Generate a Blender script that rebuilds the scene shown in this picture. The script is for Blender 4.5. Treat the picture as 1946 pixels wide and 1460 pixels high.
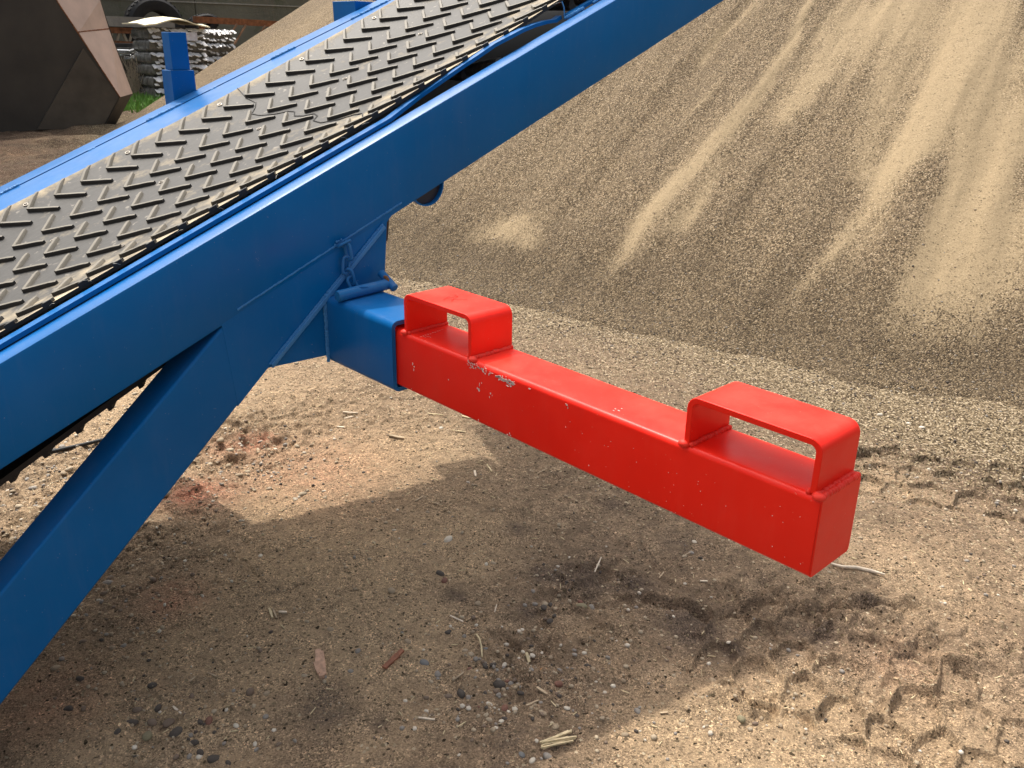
import bpy, bmesh, math, random
import numpy as np
from mathutils import Vector, Matrix
random.seed(7); RNG = np.random.default_rng(11)
for o in list(bpy.data.objects): bpy.data.objects.remove(o)
scn = bpy.context.scene; COL = scn.collection

# ------------------------------------------------------------------ camera, sky, sun, exposure
SC = 0.65                # metres per survey unit
EYE = 2.55               # eye height in survey units
YAW, PIT, ROL, FPX = 8.13584350e-01, 3.75206211e-01, -1.73723268e-02, 1665.236
INC = 3.85513168e-01     # incline of the conveyor
def _cammat():
    cy, sy = math.cos(YAW), math.sin(YAW)
    fwd = np.array([cy, sy, 0]); right = np.array([sy, -cy, 0]); up = np.array([0, 0, 1.])
    f = fwd*math.cos(PIT)-up*math.sin(PIT); d = -(up*math.cos(PIT)+fwd*math.sin(PIT))
    r = right*math.cos(ROL)+d*math.sin(ROL); d2 = -right*math.sin(ROL)+d*math.cos(ROL)
    return np.array([r, d2, f])
CM = _cammat()
cam_d = bpy.data.cameras.new('camera'); cam = bpy.data.objects.new('camera', cam_d); COL.objects.link(cam)
R3 = Matrix(((CM[0][0], -CM[1][0], -CM[2][0]), (CM[0][1], -CM[1][1], -CM[2][1]), (CM[0][2], -CM[1][2], -CM[2][2])))
cam.matrix_world = Matrix.Translation((0, 0, EYE*SC)) @ R3.to_4x4()
cam_d.sensor_width = 36; cam_d.lens = FPX/1946*36; cam_d.clip_start = .05; cam_d.clip_end = 2000
scn.camera = cam
SUNV = Vector((.12, .535, 1)).normalized()      # towards the sun
sun_d = bpy.data.lights.new('sun', 'SUN'); sun_d.energy = 2.05; sun_d.angle = math.radians(.55); sun_d.color = (1, .95, .86)
sun = bpy.data.objects.new('sun', sun_d); COL.objects.link(sun)
sun.rotation_euler = SUNV.to_track_quat('Z', 'Y').to_euler(); sun.location = (0, 0, 30)
world = bpy.data.worlds.new('World'); scn.world = world; world.use_nodes = True
wn = world.node_tree; wn.nodes.clear()
sky = wn.nodes.new('ShaderNodeTexSky'); sky.sky_type = 'NISHITA'; sky.sun_disc = False
sky.sun_elevation = math.asin(SUNV.z); sky.sun_rotation = math.atan2(SUNV.x, SUNV.y)
sky.dust_density = 9.0; sky.air_density = 1.6; sky.ozone_density = 1.0
bg = wn.nodes.new('ShaderNodeBackground'); bg.inputs[1].default_value = .15
wo = wn.nodes.new('ShaderNodeOutputWorld')
bw = wn.nodes.new('ShaderNodeRGBToBW'); wn.links.new(sky.outputs[0], bw.inputs[0])
mxn = wn.nodes.new('ShaderNodeMix'); mxn.data_type = 'RGBA'; mxn.inputs[0].default_value = .55      # thin bright cloud whitens the sky
wn.links.new(sky.outputs[0], mxn.inputs[6]); wn.links.new(bw.outputs[0], mxn.inputs[7]); wn.links.new(mxn.outputs[2], bg.inputs[0]); wn.links.new(bg.outputs[0], wo.inputs[0])
scn.view_settings.view_transform = 'Standard'; scn.view_settings.look = 'None'
scn.view_settings.exposure = .70; scn.view_settings.gamma = 1; scn.view_settings.use_curve_mapping = False
scn.render.engine = 'CYCLES'; scn.cycles.max_bounces = 8; scn.cycles.use_denoising = True

# ------------------------------------------------------------------ survey helpers (survey units -> metres)
def W(p): return np.array([p[0]*SC, p[1]*SC, (p[2]+EYE)*SC])
def ray(x, y): return CM.T @ np.array([(x-973)/FPX, (y-730)/FPX, 1.])
def on(x, y, ax, val):                 # the point of a surveyed plane that one sighting gives, in metres
    r = ray(x, y); return W(r*(val/r[ax]))
def gnd(x, y): r = ray(x, y); p = r*(-EYE/r[2]); return p[0]*SC, p[1]*SC
CU, SU = math.cos(INC), math.sin(INC); HN = -1.1221532
def B(u, v, y=0.): return W((u*CU-(HN+y)*SU, v, u*SU+(HN+y)*CU))
VN = np.array([-SU, 0, CU])

# ------------------------------------------------------------------ mesh builder
class MB:
    def __init__(s): s.v = []; s.f = []; s.m = []
    def add(s, verts, faces, m=0):
        k = len(s.v); s.v += [tuple(map(float, p)) for p in verts]
        s.f += [tuple(i+k for i in f) for f in faces]; s.m += [m]*len(faces); return s
    def prism(s, a, b, m=0):           # two matching loops of 3D points
        n = len(a); fs = [tuple(range(n))[::-1], tuple(range(n, 2*n))]+[(i, (i+1) % n, (i+1) % n+n, i+n) for i in range(n)]
        return s.add(list(a)+list(b), fs, m)
    def box(s, p, q, m=0):             # axis box in metres
        x0, y0, z0 = p; x1, y1, z1 = q
        return s.prism([(x0, y0, z0), (x1, y0, z0), (x1, y1, z0), (x0, y1, z0)], [(x0, y0, z1), (x1, y0, z1), (x1, y1, z1), (x0, y1, z1)], m)
    def loft(s, loops, closed=True, caps=True, m=0):
        n = len(loops[0]); vs = [p for L in loops for p in L]; fs = []
        for k in range(len(loops)-1):
            for i in range(n if closed else n-1):
                j = (i+1) % n; fs.append((k*n+i, k*n+j, (k+1)*n+j, (k+1)*n+i))
        if caps and closed: fs += [tuple(range(n))[::-1], tuple(range((len(loops)-1)*n, len(loops)*n))]
        return s.add(vs, fs, m)
    def tube(s, pts, r, n=10, m=0, sy=1.0):
        pts = [Vector(p) for p in pts]; rs = r if isinstance(r, (list, tuple)) else [r]*len(pts); loops = []
        up = None
        for i, p in enumerate(pts):
            t = (pts[min(i+1, len(pts)-1)]-pts[max(i-1, 0)]).normalized()
            if up is None: up = t.orthogonal().normalized()
            up = (up-t*up.dot(t)).normalized(); b = t.cross(up)
            loops.append([p+(up*math.cos(2*math.pi*k/n)+b*math.sin(2*math.pi*k/n)*sy)*rs[i] for k in range(n)])
        return s.loft(loops, m=m)
    def ball(s, c, r, n=6, k=4, m=0):
        c = Vector(c); r = Vector(r) if hasattr(r, '__len__') else Vector((r, r, r))
        vs = [c+Vector((0, 0, r.z))]; fs = []
        for a in range(1, k):
            th = math.pi*a/k
            for b in range(n): ph = 2*math.pi*b/n; vs.append(c+Vector((r.x*math.sin(th)*math.cos(ph), r.y*math.sin(th)*math.sin(ph), r.z*math.cos(th))))
        vs.append(c-Vector((0, 0, r.z)))
        for b in range(n): fs.append((0, 1+b, 1+(b+1) % n))
        for a in range(k-2):
            for b in range(n): i = 1+a*n; fs.append((i+b, i+n+b, i+n+(b+1) % n, i+(b+1) % n))
        i = 1+(k-2)*n
        for b in range(n): fs.append((i+b, len(vs)-1, i+(b+1) % n))
        return s.add(vs, fs, m)
    def build(s, name, mats, parent=None, origin=None, bevel=0, smooth=35, segs=2, **props):
        me = bpy.data.meshes.new(name)
        if parent is not None: org = Vector(parent['_o'])
        else: org = Vector(origin if origin is not None else (0, 0, 0))
        me.from_pydata([Vector(p)-org for p in s.v], [], s.f)
        mats = mats if isinstance(mats, (list, tuple)) else [mats]
        for mm in mats: me.materials.append(mm)
        me.polygons.foreach_set('material_index', s.m)
        b = bmesh.new(); b.from_mesh(me); bmesh.ops.recalc_face_normals(b, faces=b.faces)
        b.to_mesh(me); b.free(); me.update()
        if smooth: me.shade_smooth(); me.set_sharp_from_angle(angle=math.radians(smooth))
        o = bpy.data.objects.new(name, me); COL.objects.link(o)
        if parent is not None: o.parent = parent; o['_o'] = tuple(org)
        else: o.location = org; o['_o'] = tuple(org)
        if bevel:
            md = o.modifiers.new('bevel', 'BEVEL'); md.width = bevel; md.segments = segs; md.limit_method = 'ANGLE'; md.angle_limit = math.radians(40)
            if not smooth: me.shade_smooth()
        for k, v in props.items(): o[k] = v
        return o
def thing(name, loc, label, category, group=None):
    o = bpy.data.objects.new(name, None); COL.objects.link(o); o.location = loc; o['_o'] = tuple(map(float, loc)); o.empty_display_size = .1
    o['label'] = label; o['category'] = category
    if group: o['group'] = group
    return o
def rrect(w, h, r, n=5):                # rounded rectangle outline centred on 0
    pts = []
    for cx, cy, a0 in ((w/2-r, h/2-r, 0), (-w/2+r, h/2-r, 90), (-w/2+r, -h/2+r, 180), (w/2-r, -h/2+r, 270)):
        for k in range(n+1):
            a = math.radians(a0+90*k/n); pts.append((cx+r*math.cos(a), cy+r*math.sin(a)))
    return pts
def weld(mb, p0, p1, r, step=.55, flat=None):
    p0, p1 = Vector(p0), Vector(p1); L = (p1-p0).length; n = max(2, int(L/(r*step)))
    for i in range(n+1):
        p = p0.lerp(p1, i/n)+Vector([random.uniform(-1, 1)*r*.18 for _ in range(3)])
        mb.ball(p, r*random.uniform(.8, 1.15), 6, 4)
    return mb

# ------------------------------------------------------------------ value noise for the terrain
def _h(ix, iy, s):
    n = (ix.astype(np.int64)*374761393+iy.astype(np.int64)*668265263+s*974634777) & 0xffffffff
    n = ((n ^ (n >> 13))*1274126177) & 0xffffffff
    return ((n ^ (n >> 16)) & 0xffff)/65535.
def vn(x, y, s=0):
    ix, iy = np.floor(x), np.floor(y); fx, fy = x-ix, y-iy
    fx = fx*fx*(3-2*fx); fy = fy*fy*(3-2*fy)
    a, b, c, d = _h(ix, iy, s), _h(ix+1, iy, s), _h(ix, iy+1, s), _h(ix+1, iy+1, s)
    return (a*(1-fx)+b*fx)*(1-fy)+(c*(1-fx)+d*fx)*fy
def fbm(x, y, s=0, o=4):
    t = 0; a = .5; c, sn = .8, .6
    for k in range(o):
        t = t+a*(vn(x, y, s+k)-.5); x, y = (c*x-sn*y)*2.03+3.1, (sn*x+c*y)*2.03+1.7; a *= .5
    return t*2
def sst(a, b, x): t = np.clip((x-a)/(b-a), 0, 1); return t*t*(3-2*t)

# ------------------------------------------------------------------ materials
def newmat(name):
    m = bpy.data.materials.new(name); m.use_nodes = True; nt = m.node_tree; return m, nt, nt.nodes['Principled BSDF']
class N:                                # small node-writing helper
    def __init__(s, nt): s.nt = nt; s.co = nt.nodes.new('ShaderNodeTexCoord').outputs['Object']
    def nd(s, t, **k):
        n = s.nt.nodes.new(t)
        for a, b in k.items(): setattr(n, a, b)
        return n
    def link(s, a, b): s.nt.links.new(a, b)
    def mapv(s, sc): n = s.nd('ShaderNodeMapping'); n.inputs['Scale'].default_value = sc; s.link(s.co, n.inputs[0]); return n.outputs[0]
    def noise(s, scale, detail=4, rough=.55, vec=None, out=0):
        n = s.nd('ShaderNodeTexNoise'); n.inputs['Scale'].default_value = scale; n.inputs['Detail'].default_value = detail; n.inputs['Roughness'].default_value = rough
        s.link(vec or s.co, n.inputs['Vector']); return n.outputs[out]
    def vor(s, scale, vec=None, feature='F1'):
        n = s.nd('ShaderNodeTexVoronoi', feature=feature); n.inputs['Scale'].default_value = scale; s.link(vec or s.co, n.inputs['Vector']); return n
    def ramp(s, fac, stops, interp='LINEAR'):
        n = s.nd('ShaderNodeValToRGB'); cr = n.color_ramp; cr.interpolation = interp
        while len(cr.elements) < len(stops): cr.elements.new(.5)
        for e, (p, c) in zip(cr.elements, stops): e.position = p; e.color = (*c, 1) if hasattr(c, '__len__') else (c, c, c, 1)
        s.link(fac, n.inputs[0]); return n.outputs[0]
    def mix(s, f, a, b, mode='MIX'):
        n = s.nd('ShaderNodeMix', data_type='RGBA', blend_type=mode)
        for k, v in ((0, f), (6, a), (7, b)):
            if isinstance(v, (int, float)): n.inputs[k].default_value = v if k == 0 else (v, v, v, 1)
            elif isinstance(v, tuple): n.inputs[k].default_value = (*v, 1)
            else: s.link(v, n.inputs[k])
        return n.outputs[2]
    def math(s, op, a, b=0., c=0., clamp=False):
        n = s.nd('ShaderNodeMath', operation=op, use_clamp=clamp)
        for k, v in enumerate((a, b, c)):
            if isinstance(v, (int, float)): n.inputs[k].default_value = v
            else: s.link(v, n.inputs[k])
        return n.outputs[0]
    def attr(s, name): n = s.nd('ShaderNodeAttribute', attribute_name=name); return n.outputs['Fac']
    def bump(s, h, dist, strength=1, prev=None):
        n = s.nd('ShaderNodeBump'); n.inputs['Distance'].default_value = dist; n.inputs['Strength'].default_value = strength
        s.link(h, n.inputs['Height'])
        if prev: s.link(prev, n.inputs['Normal'])
        return n.outputs[0]
def plain(name, col, rough=.6, metal=0, var=.15, scale=12, bump=0, bscale=80, coat=0):
    m, nt, p = newmat(name); n = N(nt)
    f = n.noise(scale, 5)
    c = n.mix(n.ramp(f, [(.3, 0.), (.7, 1.)]), tuple(x*(1-var) for x in col), tuple(min(1, x*(1+var)) for x in col))
    n.link(c, p.inputs['Base Color']); p.inputs['Roughness'].default_value = rough; p.inputs['Metallic'].default_value = metal
    if coat: p.inputs['Coat Weight'].default_value = coat; p.inputs['Coat Roughness'].default_value = .15
    if bump: n.link(n.bump(n.noise(bscale, 4), bump), p.inputs['Normal'])
    return m
def paint(name, col, rough, dust=(.45, .38, .28), dustamt=.12, spec=.2):
    m, nt, p = newmat(name); n = N(nt)
    big = n.noise(2.2, 4); fine = n.noise(140, 3)
    c = n.mix(n.ramp(big, [(.35, 0.), (.75, 1.)]), tuple(x*.9 for x in col), tuple(min(1, x*1.1) for x in col))
    c = n.mix(n.math('MULTIPLY', n.ramp(n.noise(3.7, 8, .7), [(.45, 0.), (.7, 1.)]), .02), c, dust)
    streak = n.noise(26, 6, .7, n.mapv((1, 1, .12)))
    c = n.mix(n.math('MULTIPLY', n.ramp(streak, [(.52, 0.), (.66, 1.)]), .016), c, dust)
    geo = n.nd('ShaderNodeNewGeometry'); sx = n.nd('ShaderNodeSeparateXYZ'); n.link(geo.outputs['True Normal'], sx.inputs[0])
    upf = n.ramp(sx.outputs[2], [(.5, 0.), (.9, 1.)])
    d = n.math('MULTIPLY', n.ramp(n.noise(9, 6, .65), [(.42, 0.), (.75, 1.)]), n.math('MULTIPLY_ADD', upf, dustamt, dustamt*.12))
    c = n.mix(d, c, dust)
    speck = n.vor(150); sp = n.math('MULTIPLY', n.math('LESS_THAN', speck.outputs['Distance'], .16), n.math('GREATER_THAN', n.noise(60, 1), .66))
    c = n.mix(n.math('MULTIPLY', sp, .22), c, (.62, .52, .38))
    n.link(c, p.inputs['Base Color'])
    n.link(n.ramp(n.noise(14, 5), [(.3, rough*.85), (.7, min(1, rough*1.25))]), p.inputs['Roughness'])
    p.inputs['Specular IOR Level'].default_value = spec
    b = n.bump(n.noise(260, 2), .0004, .35); b = n.bump(n.noise(5, 2), .004, .25, b)
    n.link(b, p.inputs['Normal']); return m
M = {}
M['blue'] = paint('blue_paint', (.0006, .122, .375), .34, dustamt=.06, spec=.16)
M['blue_weld'] = paint('blue_weld_paint', (.05, .22, .50), .45)
M['pin'] = paint('worn_blue_paint', (.012, .15, .40), .42, dustamt=.25)
M['red'] = paint('red_paint', (.90, .020, .008), .35, dustamt=.09)
M['red_weld'] = paint('red_weld_paint', (.82, .04, .025), .5)
M['scuff'] = plain('bare_scuffed_steel', (.68, .62, .56), .6, var=.4, scale=300)
M['steel'] = plain('worn_steel', (.30, .27, .23), .5, .5, .3, 60)
M['dark'] = plain('dark_interior', (.012, .012, .014), .8)
M['rubber'] = plain('black_rubber', (.011, .010, .009), .62, var=.3, scale=40, bump=.0005)
def belt_mat(name, top):
    m, nt, p = newmat(name); n = N(nt)
    sep = n.nd('ShaderNodeSeparateXYZ'); n.link(n.co, sep.inputs[0])
    f1 = n.noise(7, 6, .6); f2 = n.noise(30, 4, .6, n.mapv((1, 2.5, 1)))
    grey = n.mix(f2, (.044, .042, .040), (.088, .084, .078))
    ed = n.attr('edge')
    dustf = n.math('ADD', n.math('MULTIPLY', ed, .75), n.math('SUBTRACT', n.math('MULTIPLY', n.noise(11, 7, .68), 1.35), .62), clamp=True)
    dustf = n.ramp(dustf, [(.16, 0.), (.62, 1.)])
    c = n.mix(dustf, grey, (.50, .415, .29))
    c = n.mix(n.math('MULTIPLY', n.ramp(n.noise(34, 3), [(.64, 0.), (.70, 1.)]), .6), c, (.28, .25, .21))
    if not top: c = n.mix(.6, c, (.26, .232, .185))
    p.inputs['Specular IOR Level'].default_value = .22; n.link(c, p.inputs['Base Color']); n.link(n.ramp(dustf, [(0., .55), (1., .95)]), p.inputs['Roughness'])
    b = n.bump(n.noise(120, 4), .0008, .5); n.link(b, p.inputs['Normal']); return m
M['belt'] = belt_mat('dusty_belt_rubber', True); M['cleat_top'] = belt_mat('dusty_cleat_rubber', False)

def ground_mat():
    m, nt, p = newmat('sandy_ground'); n = N(nt)
    a = n.noise(2.6, 8, .62); b = n.noise(17, 6, .65); c3 = n.noise(90, 4, .7)
    c = n.mix(n.ramp(a, [(.36, 0.), (.62, 1.)]), (.190, .135, .078), (.272, .197, .114))
    c = n.mix(n.ramp(b, [(.36, 0.), (.60, 1.)]), n.mix(.5, c, (.115, .087, .056)), c)
    c = n.mix(n.math('MULTIPLY', n.ramp(n.noise(5.5, 9, .74), [(.50, 0.), (.60, 1.)]), .50), c, (.095, .068, .042))
    c = n.mix(n.math('MULTIPLY', n.ramp(n.noise(24, 6, .72), [(.53, 0.), (.61, 1.)]), .42), c, (.075, .055, .036))
    c = n.mix(n.math('MULTIPLY', n.ramp(n.noise(7.5, 8, .7), [(.36, 1.), (.45, 0.)]), .45), c, (.40, .30, .175))
    pale = n.attr('pale'); damp = n.attr('damp'); red = n.attr('red'); soot = n.attr('soot')
    c = n.mix(n.math('MULTIPLY', pale, n.ramp(b, [(.3, .5), (.6, 1.)])), c, (.37, .272, .150))
    c = n.mix(n.math('MULTIPLY', damp, n.ramp(c3, [(.25, .55), (.6, 1.)])), c, (.105, .078, .052))
    c = n.mix(n.math('MULTIPLY', red, n.ramp(b, [(.35, .35), (.65, 1.)])), c, (.38, .145, .085))
    yn = n.noise(1.5, 9, .75, n.mapv((1, 1.7, 1))); c = n.mix(n.math('MULTIPLY', n.attr('yard'), n.ramp(yn, [(.42, 0.), (.56, .8)])), c, (.075, .052, .035))
    vb = n.vor(290); rs = n.nd('ShaderNodeSeparateColor'); n.link(vb.outputs['Color'], rs.inputs[0])
    va = n.vor(135); ra = n.nd('ShaderNodeSeparateColor'); n.link(va.outputs['Color'], ra.inputs[0])
    sm = n.ramp(rs.outputs[0], [(0., .30), (.14, .52), (.30, .86), (.70, 1.06), (.88, 1.30), (.97, 2.0)])
    c = n.mix(n.ramp(n.noise(8, 5, .6), [(.40, .45), (.60, 1.)]), c, n.mix(1., c, sm, 'MULTIPLY'))
    sb = n.ramp(ra.outputs[1], [(0., .35), (.05, .5), (.08, .97), (.955, 1.02), (.975, 1.7)])
    c = n.mix(n.ramp(b, [(.38, .25), (.6, .95)]), c, n.mix(1., c, sb, 'MULTIPLY'))
    c = n.mix(1., c, (1.36, 1.32, 1.45), 'MULTIPLY')
    vg = n.vor(140); sg = n.nd('ShaderNodeSeparateColor'); n.link(vg.outputs['Color'], sg.inputs[0])
    gc = n.ramp(sg.outputs[0], [(0., (.026, .017, .009)), (.22, (.085, .060, .034)), (.50, (.18, .132, .079)), (.80, (.32, .245, .15)), (1., (.60, .49, .34))])
    gf = n.math('LESS_THAN', sg.outputs[2], n.attr('grit')); c = n.mix(gf, c, gc)
    sf = n.math('MULTIPLY', soot, n.math('GREATER_THAN', rs.outputs[2], n.math('SUBTRACT', 1., soot)))
    c = n.mix(sf, c, (.035, .036, .042))
    n.link(c, p.inputs['Base Color']); p.inputs['Roughness'].default_value = .95; p.inputs['Specular IOR Level'].default_value = .2
    yd = n.attr('yard'); hy = n.nd('ShaderNodeBump'); hy.inputs['Distance'].default_value = .5; n.link(yd, hy.inputs['Strength']); n.link(n.noise(2.2, 10, .8), hy.inputs['Height'])
    h = n.bump(n.noise(30, 8, .75), .022, .9, hy.outputs[0]); h = n.bump(va.outputs['Distance'], .003, .7, h); h = n.bump(vb.outputs['Distance'], .0022, .7, h)
    n.link(h, p.inputs['Normal']); return m
M['ground'] = ground_mat()
def pile_mat():
    m, nt, p = newmat('gravelly_sand'); n = N(nt)
    v = n.vor(132); s = n.nd('ShaderNodeSeparateColor'); n.link(v.outputs['Color'], s.inputs[0])
    v2 = n.vor(210); s2 = n.nd('ShaderNodeSeparateColor'); n.link(v2.outputs['Color'], s2.inputs[0])
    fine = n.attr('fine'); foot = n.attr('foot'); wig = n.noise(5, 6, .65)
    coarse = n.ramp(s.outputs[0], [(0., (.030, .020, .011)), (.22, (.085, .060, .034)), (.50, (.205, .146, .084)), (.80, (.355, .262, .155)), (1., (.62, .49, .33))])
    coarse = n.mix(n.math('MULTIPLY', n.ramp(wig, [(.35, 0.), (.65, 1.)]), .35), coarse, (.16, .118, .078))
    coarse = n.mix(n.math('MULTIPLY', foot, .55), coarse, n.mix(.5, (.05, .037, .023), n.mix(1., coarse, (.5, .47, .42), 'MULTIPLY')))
    fsand = n.mix(n.ramp(s2.outputs[1], [(0., 0.), (1., 1.)]), (.262, .196, .115), (.352, .268, .162))
    t = n.math('ADD', fine, n.math('MULTIPLY', n.math('SUBTRACT', s.outputs[2], .5), .42))
    t = n.math('ADD', t, n.math('MULTIPLY', n.math('SUBTRACT', wig, .5), .55))
    f = n.math('MULTIPLY', n.ramp(t, [(.40, 0.), (.78, 1.)]), n.ramp(s.outputs[1], [(.04, .25), (.16, 1.)]))
    n.link(n.mix(f, coarse, fsand), p.inputs['Base Color']); p.inputs['Roughness'].default_value = .95; p.inputs['Specular IOR Level'].default_value = .25
    h = n.bump(n.noise(12, 5), .02, .5)
    bn = n.nd('ShaderNodeBump'); bn.inputs['Distance'].default_value = .014; n.link(v.outputs['Distance'], bn.inputs['Height']); bn.invert = True
    n.link(n.ramp(f, [(0., .9), (1., .12)]), bn.inputs['Strength']); n.link(h, bn.inputs['Normal'])
    n.link(n.bump(s2.outputs[0], .003, .5, bn.outputs[0]), p.inputs['Normal']); return m
M['pile'] = pile_mat()

# ================================================================== ground
def blob(X, Y, px, py, rx, ry=None, ang=0):     # soft patch centred where a surveyed point lies, radii in metres
    gx, gy = gnd(px, py); ry = ry or rx; c, s = math.cos(ang), math.sin(ang)
    dx, dy = X-gx, Y-gy; a = (dx*c+dy*s)/rx; b = (-dx*s+dy*c)/ry
    return np.exp(-(a*a+b*b))
def along(X, Y, p, q, w):                        # distance field to a segment: (0..1 along, signed across, length)
    p, q = np.array(p), np.array(q); d = q-p; L = np.hypot(*d); d = d/L
    s = (X-p[0])*d[0]+(Y-p[1])*d[1]; t = -(X-p[0])*d[1]+(Y-p[1])*d[0]
    return s, t, L
def cells(u, v, seed, jit=.42):           # staggered, jittered tread blocks: distance to the block edge and a value per block
    k, r = np.floor(u), np.floor(v); d1 = np.full(u.shape, 9.); d2 = d1.copy(); idv = np.zeros(u.shape)
    for dr in (-1, 0, 1):
        R = r+dr; sh = np.where(R % 2 == 0, 0., .5)
        for dk in (-1, 0, 1, 2):
            K = np.floor(u-sh)+dk; cx = K+sh+.5+jit*(_h(K, R, seed)-.5); cy = R+.5+jit*(_h(K, R, seed+1)-.5)
            d = np.sqrt((u-cx)**2+(v-cy)**2*.9); m = d < d1
            d2 = np.where(m, d1, np.minimum(d2, d)); idv = np.where(m, _h(K, R, seed+2), idv); d1 = np.where(m, d, d1)
    return (d2-d1)*.5, idv
def tread(X, Y, p, q, half, seed, pitch=.115, wob=.018):
    s, t, L = along(X, Y, p, q, half); out = np.zeros(X.shape); ib = np.zeros(X.shape)
    m = (np.abs(t) < half*1.3) & (s > -.15) & (s < L+.15)
    if not m.any(): return out, ib
    x, y, ss, tt = X[m], Y[m], s[m], t[m]
    ss = ss+wob*fbm(x*8, y*8, seed, 3); tt = tt+wob*fbm(x*8, y*8, seed+9, 3)
    e, idv = cells(ss/pitch, tt/(half*.62)+.5, seed+20); e = e*pitch
    keep = sst(.20, .36, idv*.55+vn(x*5, y*5, seed+3)*.55)
    inb = sst(half*1.1, half*.95, np.abs(tt))*sst(-.08, .03, ss)*sst(L+.08, L-.05, ss)
    step = sst(.002, .008, e)
    out[m] = inb*keep*(.004-(.013+.010*idv)*step+.005*(1-sst(.0, .012, np.abs(e-.003)))*vn(x*18, y*18, seed+4)*2); ib[m] = inb
    return out, ib
def ground_h(X, Y):
    X = np.asarray(X, float); Y = np.asarray(Y, float); r = np.hypot(X, Y)
    far = sst(5.5, 9, Y)
    h = .022*fbm(X*.8, Y*.8, 1, 3)+.012*fbm(X*3.1, Y*3.1, 5, 3)+.0065*fbm(X*13, Y*13, 9, 3)+.0042*fbm(X*44, Y*44, 13, 3)+.007*np.clip(fbm(X*22, Y*22, 17, 3)-.22, 0, .4)-.012*np.clip(fbm(X*9+3, Y*9, 19, 4)-.22, 0, .3)
    h = h+far*.16*fbm(X*.9, Y*1.6, 31, 5)+far*.06*np.abs(fbm(X*3, Y*4, 37, 4))+far*.05*sst(.55, .8, vn(X*2.2, Y*3.5, 38))
    rough = np.clip(1.0*blob(X, Y, 1150, 1120, .28, .2)+.9*blob(X, Y, 1000, 1270, .22)+blob(X, Y, 1560, 1180, .25)+.9*blob(X, Y, 1420, 1330, .16)+.8*blob(X, Y, 1850, 900, .25)
                    + .8*blob(X, Y, 1700, 1300, .3)+.9*blob(X, Y, 450, 830, .3)+.8*blob(X, Y, 60, 960, .7)+.5*blob(X, Y, 700, 780, .5)+.6*blob(X, Y, 300, 1380, .2)+.5*blob(X, Y, 1900, 1250, .3), 0, 1.2)
    rg = 1-np.abs(fbm(X*9+.4*fbm(X*20, Y*20, 55, 2), Y*9, 51, 4))*2.6
    h = h+rough*(.034*np.clip(fbm(X*14, Y*14, 41, 5), -.25, .6)+.012*np.clip(rg, 0, 1)**3-.006)
    h = h+rough*.016*sst(.58, .72, vn(X*24, Y*24, 61))*(.4+vn(X*60, Y*60, 62))-rough*.014*sst(.60, .72, vn(X*17+5, Y*17, 63))
    cr = np.abs(fbm(X*2.2, Y*2.2, 71, 4)); h = h-.006*(1-sst(.0, .03, cr))*sst(.6, .8, vn(X*1.3, Y*1.3, 76))
    # the wheel tracks: one on each side of the arm's free end
    a, ia = tread(X, Y, (3.30, 1.50), (4.05, .05), .24, 101, .135); b, ib = tread(X, Y, (1.98, 1.22), (2.26, -.1), .24, 151, .115)
    h = h*(1-.4*ia-.4*ib)+a+b-.006*ia-.006*ib
    for (p, q, d, w) in (((2.29, 1.02), (2.56, .80), .030, .022), ((2.30, 1.10), (2.05, 1.22), .02, .02), ((1.93, 1.42), (2.02, 1.22), .03, .016), ((3.45, 1.52), (3.70, 1.38), .025, .018)):
        s, t, L = along(X, Y, p, q, w); t = t+.02*fbm(X*14, Y*14, 201, 3)
        m = np.exp(-(t/w)**2)*sst(-.04, .03, s)*sst(L+.04, L-.03, s)
        lip = np.exp(-((t-w*1.5)/(w*.8))**2)*sst(-.04, .03, s)*sst(L+.04, L-.03, s)
        h = h-d*m+d*.35*lip
    return h
def spaced(lo, a, b, hi, step, g):
    mid = list(np.arange(a, b, step)); L = []; s = step; x = a
    while x > lo: s *= g; x -= s; L.append(x)
    R = []; s = step; x = mid[-1]
    while x < hi: s *= g; x += s; R.append(x)
    return np.array(L[::-1]+mid+R)
def grid_mesh(name, P, nx, ny, attrs, mat):
    me = bpy.data.meshes.new(name); nv = nx*ny
    me.vertices.add(nv); me.vertices.foreach_set('co', P.astype(np.float32).ravel())
    i = np.arange(nv).reshape(ny, nx); q = np.stack([i[:-1, :-1], i[:-1, 1:], i[1:, 1:], i[1:, :-1]], -1).reshape(-1, 4); nf = len(q)
    me.loops.add(nf*4); me.loops.foreach_set('vertex_index', q.ravel().astype(np.int32))
    me.polygons.add(nf); me.polygons.foreach_set('loop_start', (np.arange(nf)*4).astype(np.int32)); me.update(calc_edges=True)
    me.polygons.foreach_set('use_smooth', np.ones(nf, bool))
    for k, v in attrs.items():
        a = me.attributes.new(k, 'FLOAT', 'POINT'); a.data.foreach_set('value', v.astype(np.float32).ravel())
    me.materials.append(mat); o = bpy.data.objects.new(name, me); COL.objects.link(o); return o
xs = spaced(-120, .25, 4.6, 130, .0064, 1.055); ys = np.concatenate([spaced(-60, .25, 4.6, 4.61, .0064, 1.055), 4.606+.0065*(1.021**np.arange(1, 330)-1)/.021]); ys = np.concatenate([np.unique(ys[ys < 26]), np.geomspace(26.5, 160, 20)])
GX, GY = np.meshgrid(xs, ys); GZ = ground_h(GX, GY)
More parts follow.
